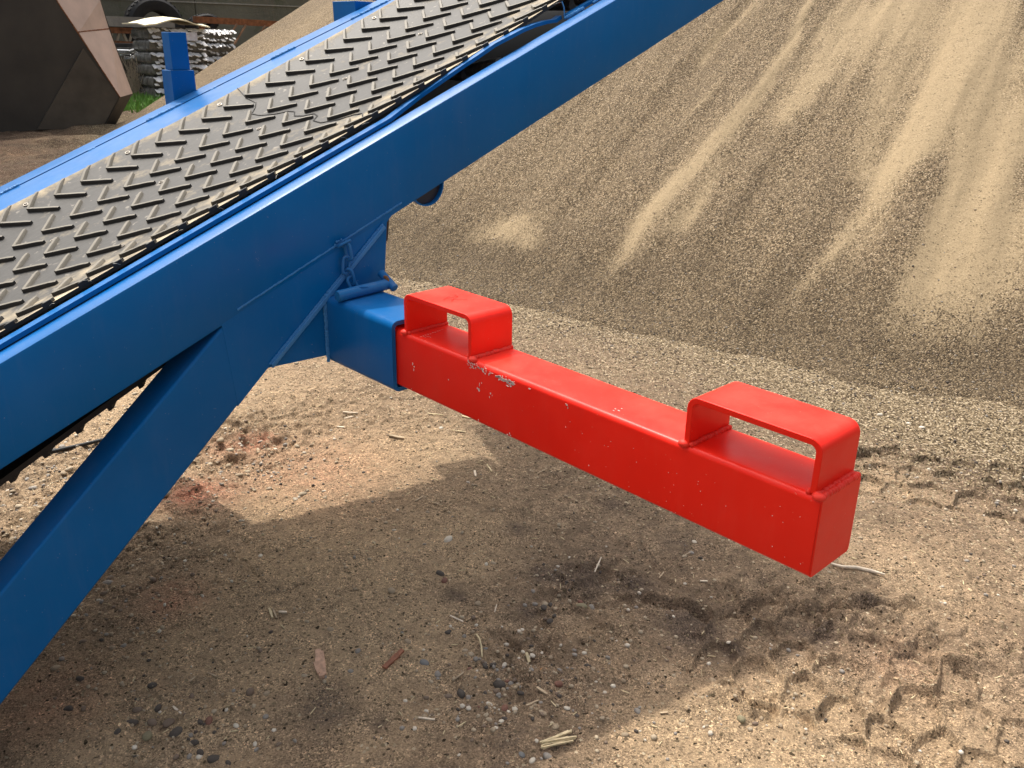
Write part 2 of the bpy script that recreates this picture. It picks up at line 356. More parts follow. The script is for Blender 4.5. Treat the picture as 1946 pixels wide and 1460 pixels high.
pale = sum(a*blob(GX, GY, x, y, r) for a, x, y, r in ((.7, 650, 900, .3), (.6, 800, 850, .3), (.85, 650, 1080, .35), (1., 480, 1200, .35), (.7, 900, 1020, .25), (.9, 780, 1230, .25), (.6, 250, 1300, .25), (.5, 1150, 1200, .15), (.6, 1500, 1430, .25), (.9, 1300, 1400, .2), (.6, 1500, 1340, .2), (.7, 1800, 1400, .25), (.5, 1750, 1100, .3), (.6, 520, 960, .15), (.7, 150, 1440, .2), (.6, 430, 1420, .15), (.6, 720, 1400, .14), (.5, 1250, 1440, .1), (.5, 900, 1080, .08), (.45, 620, 1200, .15), (.6, 450, 1250, .1), (.5, 1700, 900, .2), (.5, 250, 850, .8), (.5, 350, 730, .8)))  # pale sand, plus lighter colour inside the conveyor's shadow to soften it
damp = sum(a*blob(GX, GY, x, y, r) for a, x, y, r in ((.3, 1100, 1080, .2), (.2, 1000, 1280, .15), (.55, 1570, 1200, .12), (.5, 1830, 890, .25), (.2, 1200, 1190, .15), (.35, 430, 820, .25), (.2, 160, 1150, .3), (.55, 1310, 1190, .12), (.4, 950, 830, .1), (.45, 1250, 640, .7), (.5, 1500, 720, .6), (.55, 1800, 780, .5), (.4, 1050, 600, .7), (.35, 1400, 800, .4), (.1, 300, 1200, .25)))
yard = sst(6.5, 9, GY)*sst(.42, .58, vn(GX*.6, GY*1.1, 88)*.6+vn(GX*1.9, GY*3, 89)*.4)*1.1
damp = damp+sum(a*blob(GX, GY, x, y, r)*(.5+1.2*vn(GX*30, GY*30, 93)) for a, x, y, r in ((.9, 985, 1005, .05), (.8, 1035, 1090, .06), (.9, 1110, 1100, .07), (.8, 1210, 1112, .06), (1., 1315, 1190, .07), (.7, 870, 1130, .05), (.7, 1170, 960, .06), (.7, 1290, 1035, .06), (.8, 1560, 1195, .05), (.7, 1000, 1160, .05), (.6, 620, 1340, .08), (.9, 1395, 1235, .04), (.8, 1650, 1150, .05), (.8, 1860, 890, .06), (.6, 720, 1370, .04)))
damp = np.clip(damp+.95*yard, 0, 1); pale = np.clip(pale, 0, 1)
red = sum(a*blob(GX, GY, x, y, r) for a, x, y, r in ((.4, 440, 850, .12), (.5, 500, 835, .07), (.45, 390, 945, .13), (.6, 350, 940, .1), (.35, 600, 900, .3), (.4, 330, 1140, .1), (.3, 100, 1340, .15), (.12, 1700, 1260, .12)))+.14*sst(7, 10, GY)
soot = sum(a*blob(GX, GY, x, y, rx, ry, t) for a, x, y, rx, ry, t in ((.32, 620, 1345, .09, .05, .9), (.30, 610, 1310, .14, .08, .5), (.4, 360, 1310, .1, .08, 0), (.4, 660, 1060, .1, .06, 0), (.4, 500, 1130, .12, .1, 0), (.45, 1720, 1240, .05, .05, 0), (.35, 960, 1400, .1, .05, 0), (.35, 1140, 1310, .06, .04, 0), (.3, 1560, 1420, .06, .05, 0), (.35, 730, 1450, .06, .04, 0)))
dfoot = np.hypot(GX-40.0*SC, GY-11.3*SC)-34.25*SC
grit = (sst(1.0, -.1, dfoot+.22*fbm(GX*3, GY*3, 91, 4)+.25*sst(1.9, 3.2, GY)-.25*sst(2.2, 1.2, GY)))*.95+.05*np.ones_like(GX)+.38*sst(2.6, .2, dfoot+.3*fbm(GX*2, GY*2, 94, 3))*(dfoot > -5)
ground = grid_mesh('ground', np.stack([GX, GY, GZ], -1), len(xs), len(ys), dict(yard=sst(6.0, 8.5, GY), grit=grit, pale=pale, damp=damp, red=np.clip(red, 0, 1), soot=np.clip(soot, 0, 1)), M['ground'])
ground['_o'] = (0., 0., 0.); ground['kind'] = 'structure'; ground['label'] = 'uneven sandy yard ground with pebbles and wheel tracks'

# ================================================================== sand pile (a wide cone whose foot lies behind the arm)
PC = np.array([40.0, 11.3])*SC; PR = 34.25*SC; TAN = math.tan(math.radians(31.3))
def pile_z(r, th):
    d = PR-r+.10*fbm(th*60, r*.3, 301, 3)*1.2; w = .16
    z = TAN*w*np.logaddexp(0, d/w)-.035-.30*np.maximum(0, -d-.05)
    z = z+sst(0, 1.2, d)*(.05*fbm(th*36, r*.35, 311, 4)+.022*fbm(th*150, r*.8, 317, 3))
    return np.minimum(z, TAN*(PR-.8))
def pile_hit(px, py):
    dr = ray(px, py); dr = dr/np.linalg.norm(dr); o = np.array([0, 0, EYE*SC]); lo = None
    for t in np.arange(2, 40, .04):
        p = o+dr*t; r = math.hypot(p[0]-PC[0], p[1]-PC[1])
        if p[2] < TAN*(PR-r): return r, math.atan2(p[1]-PC[1], p[0]-PC[0])
    return None
th0 = math.atan2(-PC[1], -PC[0])
ths = np.concatenate([np.linspace(-2.2, -.30, 90)[:-1], np.linspace(-.30, .13, 540), np.linspace(.13, .9, 60)[1:], np.linspace(.9, 2.2, 30)[1:]]) - 0
ths = th0-ths[::-1]*1.0 if False else th0+ths
rs_ = np.concatenate([np.linspace(PR+.9, PR-6.5, 360), np.linspace(PR-6.5, .3, 60)[1:]])
TH, RR = np.meshgrid(ths, rs_); PZ = pile_z(RR, TH)
PX, PY = PC[0]+RR*np.cos(TH), PC[1]+RR*np.sin(TH)
fine = .16*np.ones_like(PZ)+.30*(fbm(TH*95+.6*fbm(TH*30, RR*1.3, 401, 2), RR*.42, 403, 4)+.25)*sst(0, 1.0, PR-RR)
fine = fine+.13*fbm(TH*330+.5*fbm(TH*60, RR, 431, 2), RR*.55, 433, 4)*sst(0, .8, PR-RR)+.10*np.clip(fbm(TH*110, RR*.28, 441, 3), 0, 1)*sst(0, .8, PR-RR)
def streak(pts, w0, w1, amp):
    global fine
    H = [pile_hit(*p) for p in pts]; H = [h for h in H if h]; H.sort()
    r = np.array([h[0] for h in H]); t = np.unwrap(np.array([h[1] for h in H]))
    tc = np.interp(RR, r, t); w = np.interp(RR, r, np.linspace(w1, w0, len(r)))*.5
    d = (TH-th0-(tc-th0)+2*math.pi*0)
    d = (d+math.pi) % (2*math.pi)-math.pi; d = d*RR+.05*fbm(TH*40, RR*2.2, 409, 3)
    e = sst(r[0]-.6, r[0]+.15, RR)*sst(r[-1]+.18, r[-1]-.12, RR)
    fine = fine+amp*e*np.exp(-(d/w)**2)
streak([(1130, 535), (1240, 400), (1390, 240), (1500, 80), (1545, 0)], .22, .09, .62)
streak([(1215, 480), (1300, 400), (1370, 310)], .2, .08, .22)
streak([(1330, 115), (1375, 55), (1425, 5)], .10, .16, .5)
streak([(1290, 230), (1345, 180)], .06, .08, .4)
streak([(1300, 440), (1345, 370)], .2, .1, .3)
streak([(1480, 600), (1545, 520), (1620, 430), (1700, 320), (1790, 180), (1850, 40)], .13, .28, .55)
streak([(1560, 600), (1620, 500), (1680, 420)], .14, .1, .25)
streak([(1700, 660), (1745, 560), (1790, 450), (1820, 370), (1870, 200)], .34, .16, .85)
streak([(1825, 650), (1850, 540), (1880, 420), (1925, 260)], .30, .2, .7)
streak([(1920, 560), (1946, 420)], .3, .3, .35)
streak([(1490, 220), (1580, 100), (1660, 0)], .25, .7, .42)
streak([(1640, 330), (1700, 180), (1760, 0)], .35, .9, .42)
streak([(1760, 300), (1850, 120), (1900, 0)], .3, .9, .40)
streak([(1880, 300), (1946, 120)], .35, .5, .35)
for (x, y, r, a) in ((985, 435, .20, .72), (950, 425, .15, .6), (900, 442, .15, .5), (1000, 465, .13, .55), (620, 40, 2.0, .25)):
    h = pile_hit(x, y); qx, qy = PC[0]+h[0]*math.cos(h[1]), PC[1]+h[0]*math.sin(h[1])
    fine = fine+a*np.exp(-(((PX-qx)**2+(PY-qy)**2)/r**2))
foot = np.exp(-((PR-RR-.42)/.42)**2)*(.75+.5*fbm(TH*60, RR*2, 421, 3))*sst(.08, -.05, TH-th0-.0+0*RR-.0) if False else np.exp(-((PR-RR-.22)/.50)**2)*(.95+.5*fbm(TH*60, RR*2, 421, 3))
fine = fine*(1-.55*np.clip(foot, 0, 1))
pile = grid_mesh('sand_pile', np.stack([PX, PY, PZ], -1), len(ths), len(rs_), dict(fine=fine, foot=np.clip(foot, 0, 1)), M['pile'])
pile['kind'] = 'structure'; pile['label'] = 'huge stockpile of gravelly sand streaked with fine pale sand'

# ================================================================== blue conveyor
base = (W((.2, 2.965, -EYE))[0], 2.965*SC, 0)
cv = thing('conveyor', base, 'blue inclined belt conveyor with black chevron belt, rising to the right past the sand pile', 'conveyor')
YN, YF = 2.965, 5.035                       # outer faces of the near and the far beam
U0, U1 = -2.75, 4.10; D = .31; T = .013
def usec(mb, poly, u0=U0, u1=U1, n=1, m=0): return mb.loft([[B(u0+(u1-u0)*k/n, v, y) for v, y in poly] for k in range(n+1)], m=m)
# near beam: channel, open side facing the belt
r = .016
def channel(s, v0, fl): # s = +1: flanges run towards +v
    o = [(v0+s*fl, 0), (v0+s*r, 0), (v0+s*r*.3, -r*.3), (v0, -r), (v0, -D+r), (v0+s*r*.3, -D+r*.3), (v0+s*r, -D), (v0+s*fl, -D), (v0+s*fl, -D+T), (v0+s*T*1.3, -D+T), (v0+s*T, -D+T*1.3), (v0+s*T, -T*1.3), (v0+s*T*1.3, -T), (v0+s*fl, -T)]
    return o
b = MB(); usec(b, channel(1, YN, .082)); b.build('side_beam', M['blue'], cv, smooth=30)
b = MB(); usec(b, channel(-1, YF, .150)); b.build('side_beam', M['blue'], cv, smooth=30)
b = MB(); usec(b, [(4.50, -.002), (4.872, -.002), (4.872, -.016), (4.50, -.016)]); b.build('deck_plate', M['blue'], cv)
# weld runs that fill the joint between far beam and deck plate
for ua, ub in ((.35, .86), (1.60, 1.80), (2.42, 2.58), (3.02, 3.3)):
    w = MB(); weld(w, B(ua, 4.878, -.001), B(ub, 4.878, -.001), .0062); w.build('weld_bead', M['blue_weld'], cv)
for uu in (1.25, 2.0, -.4):
    w = MB(); weld(w, B(uu, 4.878, -.004), B(uu+.03, 4.878, -.004), .005); w.build('weld_bead', M['blue_weld'], cv)
# skirt bar inside the near flange, sprung inwards near the top
def onb(x, y, h):
    r_ = ray(x, y); P_ = r_*((HN+h)/(VN@r_)); return P_[0]*CU+P_[2]*SU, P_[1]
path = [(U0, 3.050, .019), (0, 3.050, .019), (1.2, 3.050, .019), (1.9, 3.050, .019)]
for x, y, hh in ((803, 181, .024), (838, 156.5, .034), (867, 136, .044), (889, 121, .048), (910, 107.5, .054), (942.6, 85, .060), (975, 68, .062), (996, 57, .058), (1018, 48, .048), (1040, 41.5, .034), (1058.6, 38.7, .020), (1068, 32, .016)):
    u_, v_ = onb(x, y+3.5, hh-.014); path.append((u_, v_, hh))
path_old = [(U0, 3.052), (0, 3.052), (1.2, 3.052), (1.9, 3.056), (2.05, 3.068), (2.2, 3.098), (2.4, 3.152), (2.6, 3.205), (2.75, 3.232), (2.85, 3.238), (2.93, 3.205), (2.97, 3.15), (3.0, 3.075)]
def bar(pl, w, top, h):
    loops = []
    for q_ in pl:
        u, v = q_[:2]; t_ = q_[2] if len(q_) > 2 else top; loops.append([B(u, v, t_), B(u, v+w, t_), B(u, v+w, t_-h), B(u, v, t_-h)])
    return MB().loft(loops)
bar(path, .036, .018, .016).build('skirt_bar', M['blue'], cv, smooth=30)
bar([(3.02, 3.066), (3.5, 3.066), (U1, 3.066)], .03, .015, .014).build('skirt_bar', M['blue'], cv)
w = MB(); weld(w, B(3.2, 3.064, .004), B(3.27, 3.064, .004), .005); w.build('weld_bead', M['blue_weld'], cv)
w = MB(); weld(w, B(3.0, 3.066, .006), B(3.12, 3.062, .004), .006)
w.tube([B(3.0, 3.07, .01), B(3.015, 3.075, .05), B(3.02, 3.085, .075)], .002, 6); w.build('weld_bead', M['blue_weld'], cv)
# weld fuzz on flange corner, web seam lines
def drop(u): return -.03*max(0., u-1.6)**1.3
# dark sheet added to blacken the inside and close the shadow; cross members, idlers
b = MB(); usec(b, [(YN+T+.003, -.235), (YF-T-.003, -.235), (YF-T-.003, -.247), (YN+T+.003, -.247)]); b.build('filler_sheet', M['dark'], cv)
for k, uu in enumerate(np.arange(-2.4, 4.2, .85)):
    b = MB().prism([B(uu, YN+T+.002, -.249), B(uu+.07, YN+T+.002, -.249), B(uu+.07, YN+T+.002, -.30), B(uu, YN+T+.002, -.30)], [B(uu, YF-T-.002, -.249), B(uu+.07, YF-T-.002, -.249), B(uu+.07, YF-T-.002, -.30), B(uu, YF-T-.002, -.30)])
    b.build('cross_member', M['blue'], cv)
for uu in np.arange(-2.2, 4.2, .8):
    for (v0, y0, v1, y1) in ((3.13, -.035, 3.36, -.085), (3.4, -.095, 4.16, -.095), (4.2, -.085, 4.43, -.035)):
        MB().tube([B(uu, v0, y0-.045-drop(uu)), B(uu, v1, y1-.03-drop(uu))], .030*SC, 12).build('carrying_roller', M['steel'], cv)

# belt
VP = [3.11, 3.225, 3.35, 3.52, 3.785, 4.06, 4.2, 4.33, 4.45]; YP = [.032, .004, -.018, -.030, -.034, -.030, -.018, .005, .037]
def yb(v): return float(np.interp(v, VP, YP))
def ysm(v): return (yb(v-.05)+2*yb(v)+yb(v+.05))/4 if 3.16 < v < 4.40 else yb(v)
vv = np.concatenate([np.linspace(3.11, 3.35, 9), np.linspace(3.35, 4.2, 10)[1:], np.linspace(4.2, 4.45, 9)[1:]])
us = np.linspace(U0, U1, 71)
tb = .013; loops = []
for u in us:
    top = [B(u, v, ysm(v)-drop(u)) for v in vv]; bot = [B(u, v, ysm(v)-drop(u)-tb) for v in vv[::-1]]; loops.append(top+bot)
mb = MB().loft(loops); nl = len(vv)
belt = mb.build('belt', [M['belt'], M['rubber']], cv, smooth=40)
for pl in belt.data.polygons:                  # the cut sides and the underside stay black rubber
    if pl.index < (len(us)-1)*2*nl and (pl.index % (2*nl)) >= nl-1: pl.material_index = 1
def edge_attr(o, f):
    a = o.data.attributes.new('edge', 'FLOAT', 'POINT'); 
    for i, vt in enumerate(o.data.vertices):
        v = (vt.co.y+o['_o'][1])/SC; a.data[i].value = f(v)
efun = lambda v: min(1, max(0., 1-(v-3.11)/.42))*.62+max(0., 1-(4.45-v)/.07)*.5
edge_attr(belt, efun)
CH, CW = .0155, .0078                          # cleat height and half width
def cleat_mesh(vc, near_only=False, far_only=False, keep=None):
    m = MB(); u0 = 0.
    def hgt(v): return ysm(min(max(v, 3.112), 4.448))
    def tap(v): return float(np.interp(v, [3.112, 3.14, 4.40, 4.449], [.5, 1, 1, .25]))
    def arm(sgn, L=.15, du=.62, vmax=None):
        n = 5; dv = math.sqrt(1-du*du); lo = []
        for k in range(n+1):
            s = L*k/n; u = u0+du*s; v = vc+sgn*dv*s
            if vmax is not None and (v > vmax[1] or v < vmax[0]): v = min(max(v, vmax[0]), vmax[1])
            y = hgt(v); tp = 1 if k < n else .85; CHv = CH*tap(v)
            pu, pv = -dv, sgn*du                # across the arm
            a = CW*tp
            lo.append([B(u+pu*a*1.25, v+pv*a*1.25, y-.002), B(u+pu*a, v+pv*a, y+CHv*tp*.85), B(u+pu*a*.8, v+pv*a*.8, y+CHv*tp), B(u-pu*a*.8, v-pv*a*.8, y+CHv*tp), B(u-pu*a, v-pv*a, y+CHv*tp*.85), B(u-pu*a*1.25, v-pv*a*1.25, y-.002)])
        f0 = len(m.f); m.loft(lo)
        for i in range(f0, len(m.f)): m.m[i] = 1 if sgn < 0 else 0
        for k in range(n): m.m[f0+k*6+2] = 0
    if not near_only: arm(1, vmax=(3.112, 4.449))
    if not far_only: arm(-1, vmax=(3.112, 4.449))
    return m
cols = ((4.335, 1.0115, 0, 0), (4.060, 1.0968, 0, 0), (3.785, 1.0096, 0, 0), (3.520, 1.0968, 0, 0), (3.232, 1.003, 0, 0), (3.117, 1.068, 0, 1))
def stub():                                    # what the belt edge leaves of the outermost row
    q = [B(u, v, yb(max(v, 3.111))-.004) for u, v in ((-.005, 3.109), (.030, 3.109), (.044, 3.127), (.012, 3.127))]
    return MB().prism(q, [np.array(p)+VN*SC*(.004+CH*.8) for p in q], 1)
PITCH = .132; org = B(0, 0, 0)
for ci, (vc, ph, no, fo) in enumerate(cols):
    src = (stub() if fo else cleat_mesh(vc, no, fo)).build('cleat', [M['cleat_top'], M['rubber']], belt, smooth=30); edge_attr(src, lambda v: .28*efun(v))
    first = True
    k0 = math.ceil((.25-ph)/PITCH); k1 = int((U1-.15-ph)/PITCH)
    for k in range(k0, k1+1):
        u = ph+k*PITCH; off = B(u, 0, -drop(u+.04))-org
        if first: o = src; first = False
        else: o = src.copy(); COL.objects.link(o); o.parent = belt
        o.location = off
# the lower end of the belt, out of the picture: one joined run of the same cleats
m = MB()
for ci, (vc, ph, no, fo) in enumerate(cols):
    t = stub() if fo else cleat_mesh(vc, no, fo)
    for k in range(-27, math.ceil((.25-ph)/PITCH)):
        u = ph+k*PITCH
        if u < U0+.05: continue
        off = B(u, 0, 0)-org; m.add([np.array(p)+off for p in t.v], t.f)
m.build('cleat_run', M['rubber'], belt, kind='stuff')
# rivets
rv = MB()
def ring(mb, c, e1, e2, nn, r0, r1, h, n=12):
    lo = []
    for rr, hh in ((r1, 0), (r1, h), (r0, h), (r0, h*.1)): lo.append([c+e1*math.cos(2*math.pi*k/n)*rr+e2*math.sin(2*math.pi*k/n)*rr+nn*hh for k in range(n)])
    mb.loft(lo, caps=False); mb.ball(c+nn*h*.3, r0*.5, 6, 4)
E1, E3 = np.array([CU, 0, SU]), VN
proto = None
for uu in (.78, 1.30, 1.83, 2.36, 2.88, 3.42):
    for vc in (4.395, 3.92, 3.41):
        ub = uu+{4.395: -.02, 3.92: -.09, 3.41: .02}[vc]
        c = B(ub, vc, ysm(vc)-drop(ub)+.001); sl = (yb(vc+.04)-yb(vc-.04))/.08
        e2 = np.array([0, 1, 0])+VN*sl; e2 = e2/np.linalg.norm(e2); nn = np.cross(E1, e2)
        m = MB(); ring(m, c, E1, e2, nn, .0052, .0078, .0022); m.build('rivet', M['steel'], belt, smooth=30)
# the splice: a stepped cut across the belt
sp = [(1.96, 4.45), (1.93, 4.33), (1.925, 4.24), (1.885, 4.19), (1.84, 4.15), (1.845, 4.08), (1.885, 3.98), (1.92, 3.93), (1.925, 3.88), (1.89, 3.83), (1.90, 3.76), (1.93, 3.71), (1.915, 3.66), (1.87, 3.63), (1.86, 3.55), (1.895, 3.45), (1.94, 3.39), (1.95, 3.33), (1.915, 3.28)]
fu = []
for (a, c_) in zip(sp[:-1], sp[1:]):
    for k in range(4): t = k/4; fu.append((a[0]+(c_[0]-a[0])*t, a[1]+(c_[1]-a[1])*t))
fu.append(sp[-1])
MB().tube([B(u, v, ysm(v)-drop(u)+.0012) for u, v in fu], .0022, 5).build('splice_edge', M['rubber'], belt, smooth=60)
# frayed threads on the near edge
fr = MB()
for k in range(16):
    u = random.uniform(.2, 3.6); p = B(u, 3.108, .028-drop(u)); q = p+np.array([random.uniform(-.02, .03), random.uniform(-.012, 0.002), random.uniform(-.008, .008)])
    fr.tube([p, (np.array(p)+q)/2+np.array([0, 0, .002]), q], .0005, 4)
fr.build('frayed_thread', plain('pale_thread', (.45, .42, .36), .9), belt, kind='stuff')

# return belt hanging below the beams
def ret_y(u): return -(D+.018)-.12*np.clip((1.75-u)/2.2, 0, 1.3)**1.25
rb = []
for u in np.linspace(-2.6, 2.4, 40):
    y = ret_y(u); rb.append([B(u, v, y+t_) for v, t_ in ((3.14, 0), (4.42, 0), (4.42, -.02), (3.14, -.02))])
ret = MB().loft(rb).build('return_belt', M['rubber'], cv)
def lug():
    return MB().prism([B(0, 3.15, -.021), B(.02, 3.15, -.021), B(.11, 3.27, -.021), B(.09, 3.27, -.021)][::-1], [B(0, 3.15, -.040), B(.02, 3.15, -.040), B(.11, 3.27, -.040), B(.09, 3.27, -.040)][::-1])
src = lug().build('cleat', M['rubber'], ret)
for k, u in enumerate(np.arange(-.4, 1.9, PITCH)):
    o = src if k == 0 else src.copy()
    if k: COL.objects.link(o); o.parent = ret
    o.location = B(u, 0, float(ret_y(u)))-org

# gusset, leg, receiver tube
def onY(x, z, y=YN): return W((x, y, z))
gz = [(1.33, -.985), (2.165, -.628), (2.083, -.709), (2.067, -.885), (2.055, -.985), (2.01, -1.215), (1.77, -1.215), (1.521, -1.207), (1.499, -1.206), (1.36, -1.33)]
def gusset(y0, y1):
    return MB().prism([onY(x, z, y0) for x, z in gz], [onY(x, z, y1) for x, z in gz])
gusset(YN+.002, YN+.02).build('gusset', M['blue'], cv, bevel=.0015)
gusset(YF-.02, YF-.002).build('gusset', M['blue'], cv, bevel=.0015)
gs = ((2.172, -.615), (2.108, -.700), (2.096, -.790), (2.070, -.790), (2.070, -.70), (2.14, -.615))
MB().prism([onY(x, z, YN+.021) for x, z in gs], [onY(x, z, YN+.05) for x, z in gs]).build('gusset_stiffener', plain('raw_rusty_plate', (.05, .035, .025), .8), cv)
def leg(y0, y1):
    d = np.array([1.3-.507, -1.034+1.72]); d = d/np.linalg.norm(d)
    top_l, top_r = np.array([1.42, -.93]), np.array([1.499, -1.206])
    def down(p, z): k = (z-p[1])/d[1]; return (p[0]+d[0]*k, z)
    dr = np.array([1.499-.377, -1.206+2.195]); dr = dr/np.linalg.norm(dr)
    def downr(p, z): k = (z-p[1])/dr[1]; return (p[0]+dr[0]*k, z)
    pts = [tuple(top_l), (1.62, -1.02), tuple(top_r), downr(top_r, -2.52), down(top_l, -2.52)]
    return MB().prism([onY(x, z, y0) for x, z in pts], [onY(x, z, y1) for x, z in pts]), pts
l, lp = leg(YN+.004, YN+.16); l.build('leg', M['blue'], cv, bevel=.006, segs=3)
l, _ = leg(YF-.16, YF-.004); l.v = [(p[0]+.42*SC, p[1], p[2]) for p in l.v]; l.build('leg', M['blue'], cv, bevel=.006, segs=3)
for yy, sh in ((YN-.05, 0), (YF-.21, .42)):
    xa = lp[4][0]+sh; xb = lp[3][0]+sh
    MB().box(W((xa-.08, yy, -EYE-.01)), W((xb+.08, yy+.26, -EYE+.03))).build('foot_plate', M['blue'], cv, bevel=.002)
AX0, AX1, AZ1, AZ0 = 1.79, 1.987, -1.0, -1.221        # red arm section
def tubes(x0, x1, z0, z1, wall, ya, yb_, rr):
    cx, cz = (x0+x1)/2, (z0+z1)/2; out = [(cx+a, cz+b_) for a, b_ in rrect(x1-x0, z1-z0, rr)]; inn = [(cx+a, cz+b_) for a, b_ in rrect(x1-x0-2*wall, z1-z0-2*wall, max(rr-wall, .004))]
    n = len(out); vs = []
    for y in (ya, yb_):
        vs += [W((x, y, z)) for x, z in out]+[W((x, y, z)) for x, z in inn]
    f = []
    for i in range(n):
        j = (i+1) % n; a, bb, c, d_ = i, n+i, 2*n+i, 3*n+i; a2, b2, c2, d2 = j, n+j, 2*n+j, 3*n+j
        f += [(a, a2, c2, c), (bb, d_, d2, b2), (a, bb, b2, a2), (c, c2, d2, d_)]
    return MB().add(vs, f)
tubes(1.768, 2.009, -1.243, -.966, .016, 2.515, 2.9635, .028).build('receiver_tube', M['blue'], cv, smooth=30)
tubes(1.768, 2.009, -1.243, -.966, .016, YF+.0015, 5.49, .028).build('receiver_tube', M['blue'], cv, smooth=30)
w = MB(); weld(w, onY(1.764, -.985, YN-.004), onY(1.764, -1.235, YN-.004), .0052); w.build('weld_bead', M['blue_weld'], cv); w = MB(); weld(w, onY(1.77, -.962, YN-.004), onY(2.0, -.962, YN-.004), .0052); w.build('weld_bead', M['blue_weld'], cv)
w = MB(); weld(w, onY(1.40, -.948, YN-.0005), onY(2.155, -.637, YN-.0005), .0030, 1.25); w.build('weld_bead', M['blue_weld'], cv)
# rib plate on edge from the leg corner to the gusset corner
a, c_ = np.array([1.513, -1.196]), np.array([2.062, -.722]); dd = (c_-a)/np.linalg.norm(c_-a); nn_ = np.array([-dd[1], dd[0]])*.008
q = [a-nn_, c_-nn_, c_+nn_, a+nn_]
MB().prism([onY(x, z, YN+.0015) for x, z in q], [onY(x, z, YN-.014) for x, z in q]).build('rib', M['blue_weld'], cv, bevel=.0012)
for s_ in (-1, 1):
    w = MB(); weld(w, onY(*(a+nn_*s_*1.15), YN-.002), onY(*(c_+nn_*s_*1.15), YN-.002), .0035, .8)
    w.build('weld_bead', M['blue_weld'], cv)
# return roller under the near beam
rc = W((2.300, YN+.03, -.578)); MB().tube([rc, rc+np.array([0, .006, 0])], .086*SC, 28).build('roller_cap', plain('dark_navy_steel', (.012, .018, .035), .5), cv)
rl = MB()
rl.tube([rc+np.array([0, .008, 0]), W((2.300, YF-.05, -.578))], .078*SC, 24); rl.build('return_roller', M['steel'], cv)
tr = MB(); n = 28; lo = []
for rr, yy in ((.090, 0), (.090, -.02), (.084, -.02), (.084, 0)): lo.append([rc+np.array([math.cos(2*math.pi*k/n)*rr*SC, yy*SC, math.sin(2*math.pi*k/n)*rr*SC]) for k in range(n)])
tr.loft(lo, caps=False).build('roller_rim', M['blue'], cv)
# posts standing on the outside of the far beam
def post(x0, x1, xs0, xs1, ztop, zs, y0, depth):
    zb = -.45
    MB().box(W((xs0, y0, zb)), W((xs1, y0+depth, zs))).build('post_sleeve', M['blue'], cv, bevel=.0015)
    MB().box(W((x0, y0+.014, zs+.001)), W((x1, y0+depth-.014, ztop))).build('post', M['blue'], cv, bevel=.0015)
post(2.146, 2.246, 2.128, 2.262, .004, -.193, YF+.002, .125)
MB().prism([W((x, YF+.002, z)) for x, z in ((3.36, -.05), (3.72, .1), (3.72, .20), (3.352, .205))], [W((x, YF+.26, z)) for x, z in ((3.36, -.05), (3.72, .1), (3.72, .20), (3.352, .205))]).build('bracket', M['blue'], cv, bevel=.0015)
pl_ = ((3.73, 5.04), (3.73, 5.16), (4.0, 5.78), (4.55, 5.78), (4.55, 5.04))  # unseen plate added to cast the notch in the ground shadow
MB().prism([W((x, y, .24)) for x, y in pl_], [W((x, y, .262)) for x, y in pl_]).build('shadow_plate', M['blue'], cv, bevel=.002)

# ================================================================== red outrigger arm
arm = thing('outrigger_arm', W((1.89, 1.7, -1.221)), 'red painted steel outrigger arm with two welded loop handles, slid into the blue tube', 'outrigger arm')
YE, YI = .821, 3.35
cx, cz = (AX0+AX1)/2, (AZ0+AZ1)/2
sec = [(cx+a, cz+b_) for a, b_ in rrect(AX1-AX0, AZ1-AZ0, .017, 6)]
yl = [YI, 2.5, 2.0, 1.5, 1.0, YE+.004]; lo = [[W((x, y, z)) for x, z in sec] for y in yl]
MB().loft(lo, caps=False).build('arm_tube', M['red'], arm, smooth=50)
sec2 = [(cx+a, cz+b_) for a, b_ in rrect(AX1-AX0-.002, AZ1-AZ0-.002, .012, 6)]
MB().prism([W((x, YE+.006, z)) for x, z in sec2], [W((x, YE, z)) for x, z in sec2]).build('end_plate', M['red'], arm, bevel=.0022, segs=3)
def handle(ya, yb_, zt, x0, x1):            # a bent flat strap standing on the tube
    t = .017; R = .034; r_ = R-t; out = []; inn = []
    zb = AZ1+.002
    def arc(c, r0, a0, a1, n=7): return [(c[0]+r0*math.cos(math.radians(a0+(a1-a0)*k/n)), c[1]+r0*math.sin(math.radians(a0+(a1-a0)*k/n))) for k in range(n+1)]
    out = [(ya, zb)]+arc((ya-R, zt-R), R, 0, 90)+arc((yb_+R, zt-R), R, 90, 180)+[(yb_, zb)]
    inn = [(ya-t, zb)]+arc((ya-R, zt-R), r_, 0, 90)+arc((yb_+R, zt-R), r_, 90, 180)+[(yb_+t, zb)]
    m = MB(); n = len(out); vs = []
    for x in (x0, x1): vs += [W((x, y, z)) for y, z in out]+[W((x, y, z)) for y, z in inn]
    f = []
    for i in range(n-1):
        a, b_ = i, n+i; c, d_ = 2*n+i, 3*n+i
        f += [(a, a+1, c+1, c), (b_, d_, d_+1, b_+1), (a, b_, b_+1, a+1), (c, c+1, d_+1, d_)]
    f += [(0, 2*n, 3*n, n), (n-1, 2*n-1, 4*n-1, 3*n-1)]
    return m.add(vs, f)
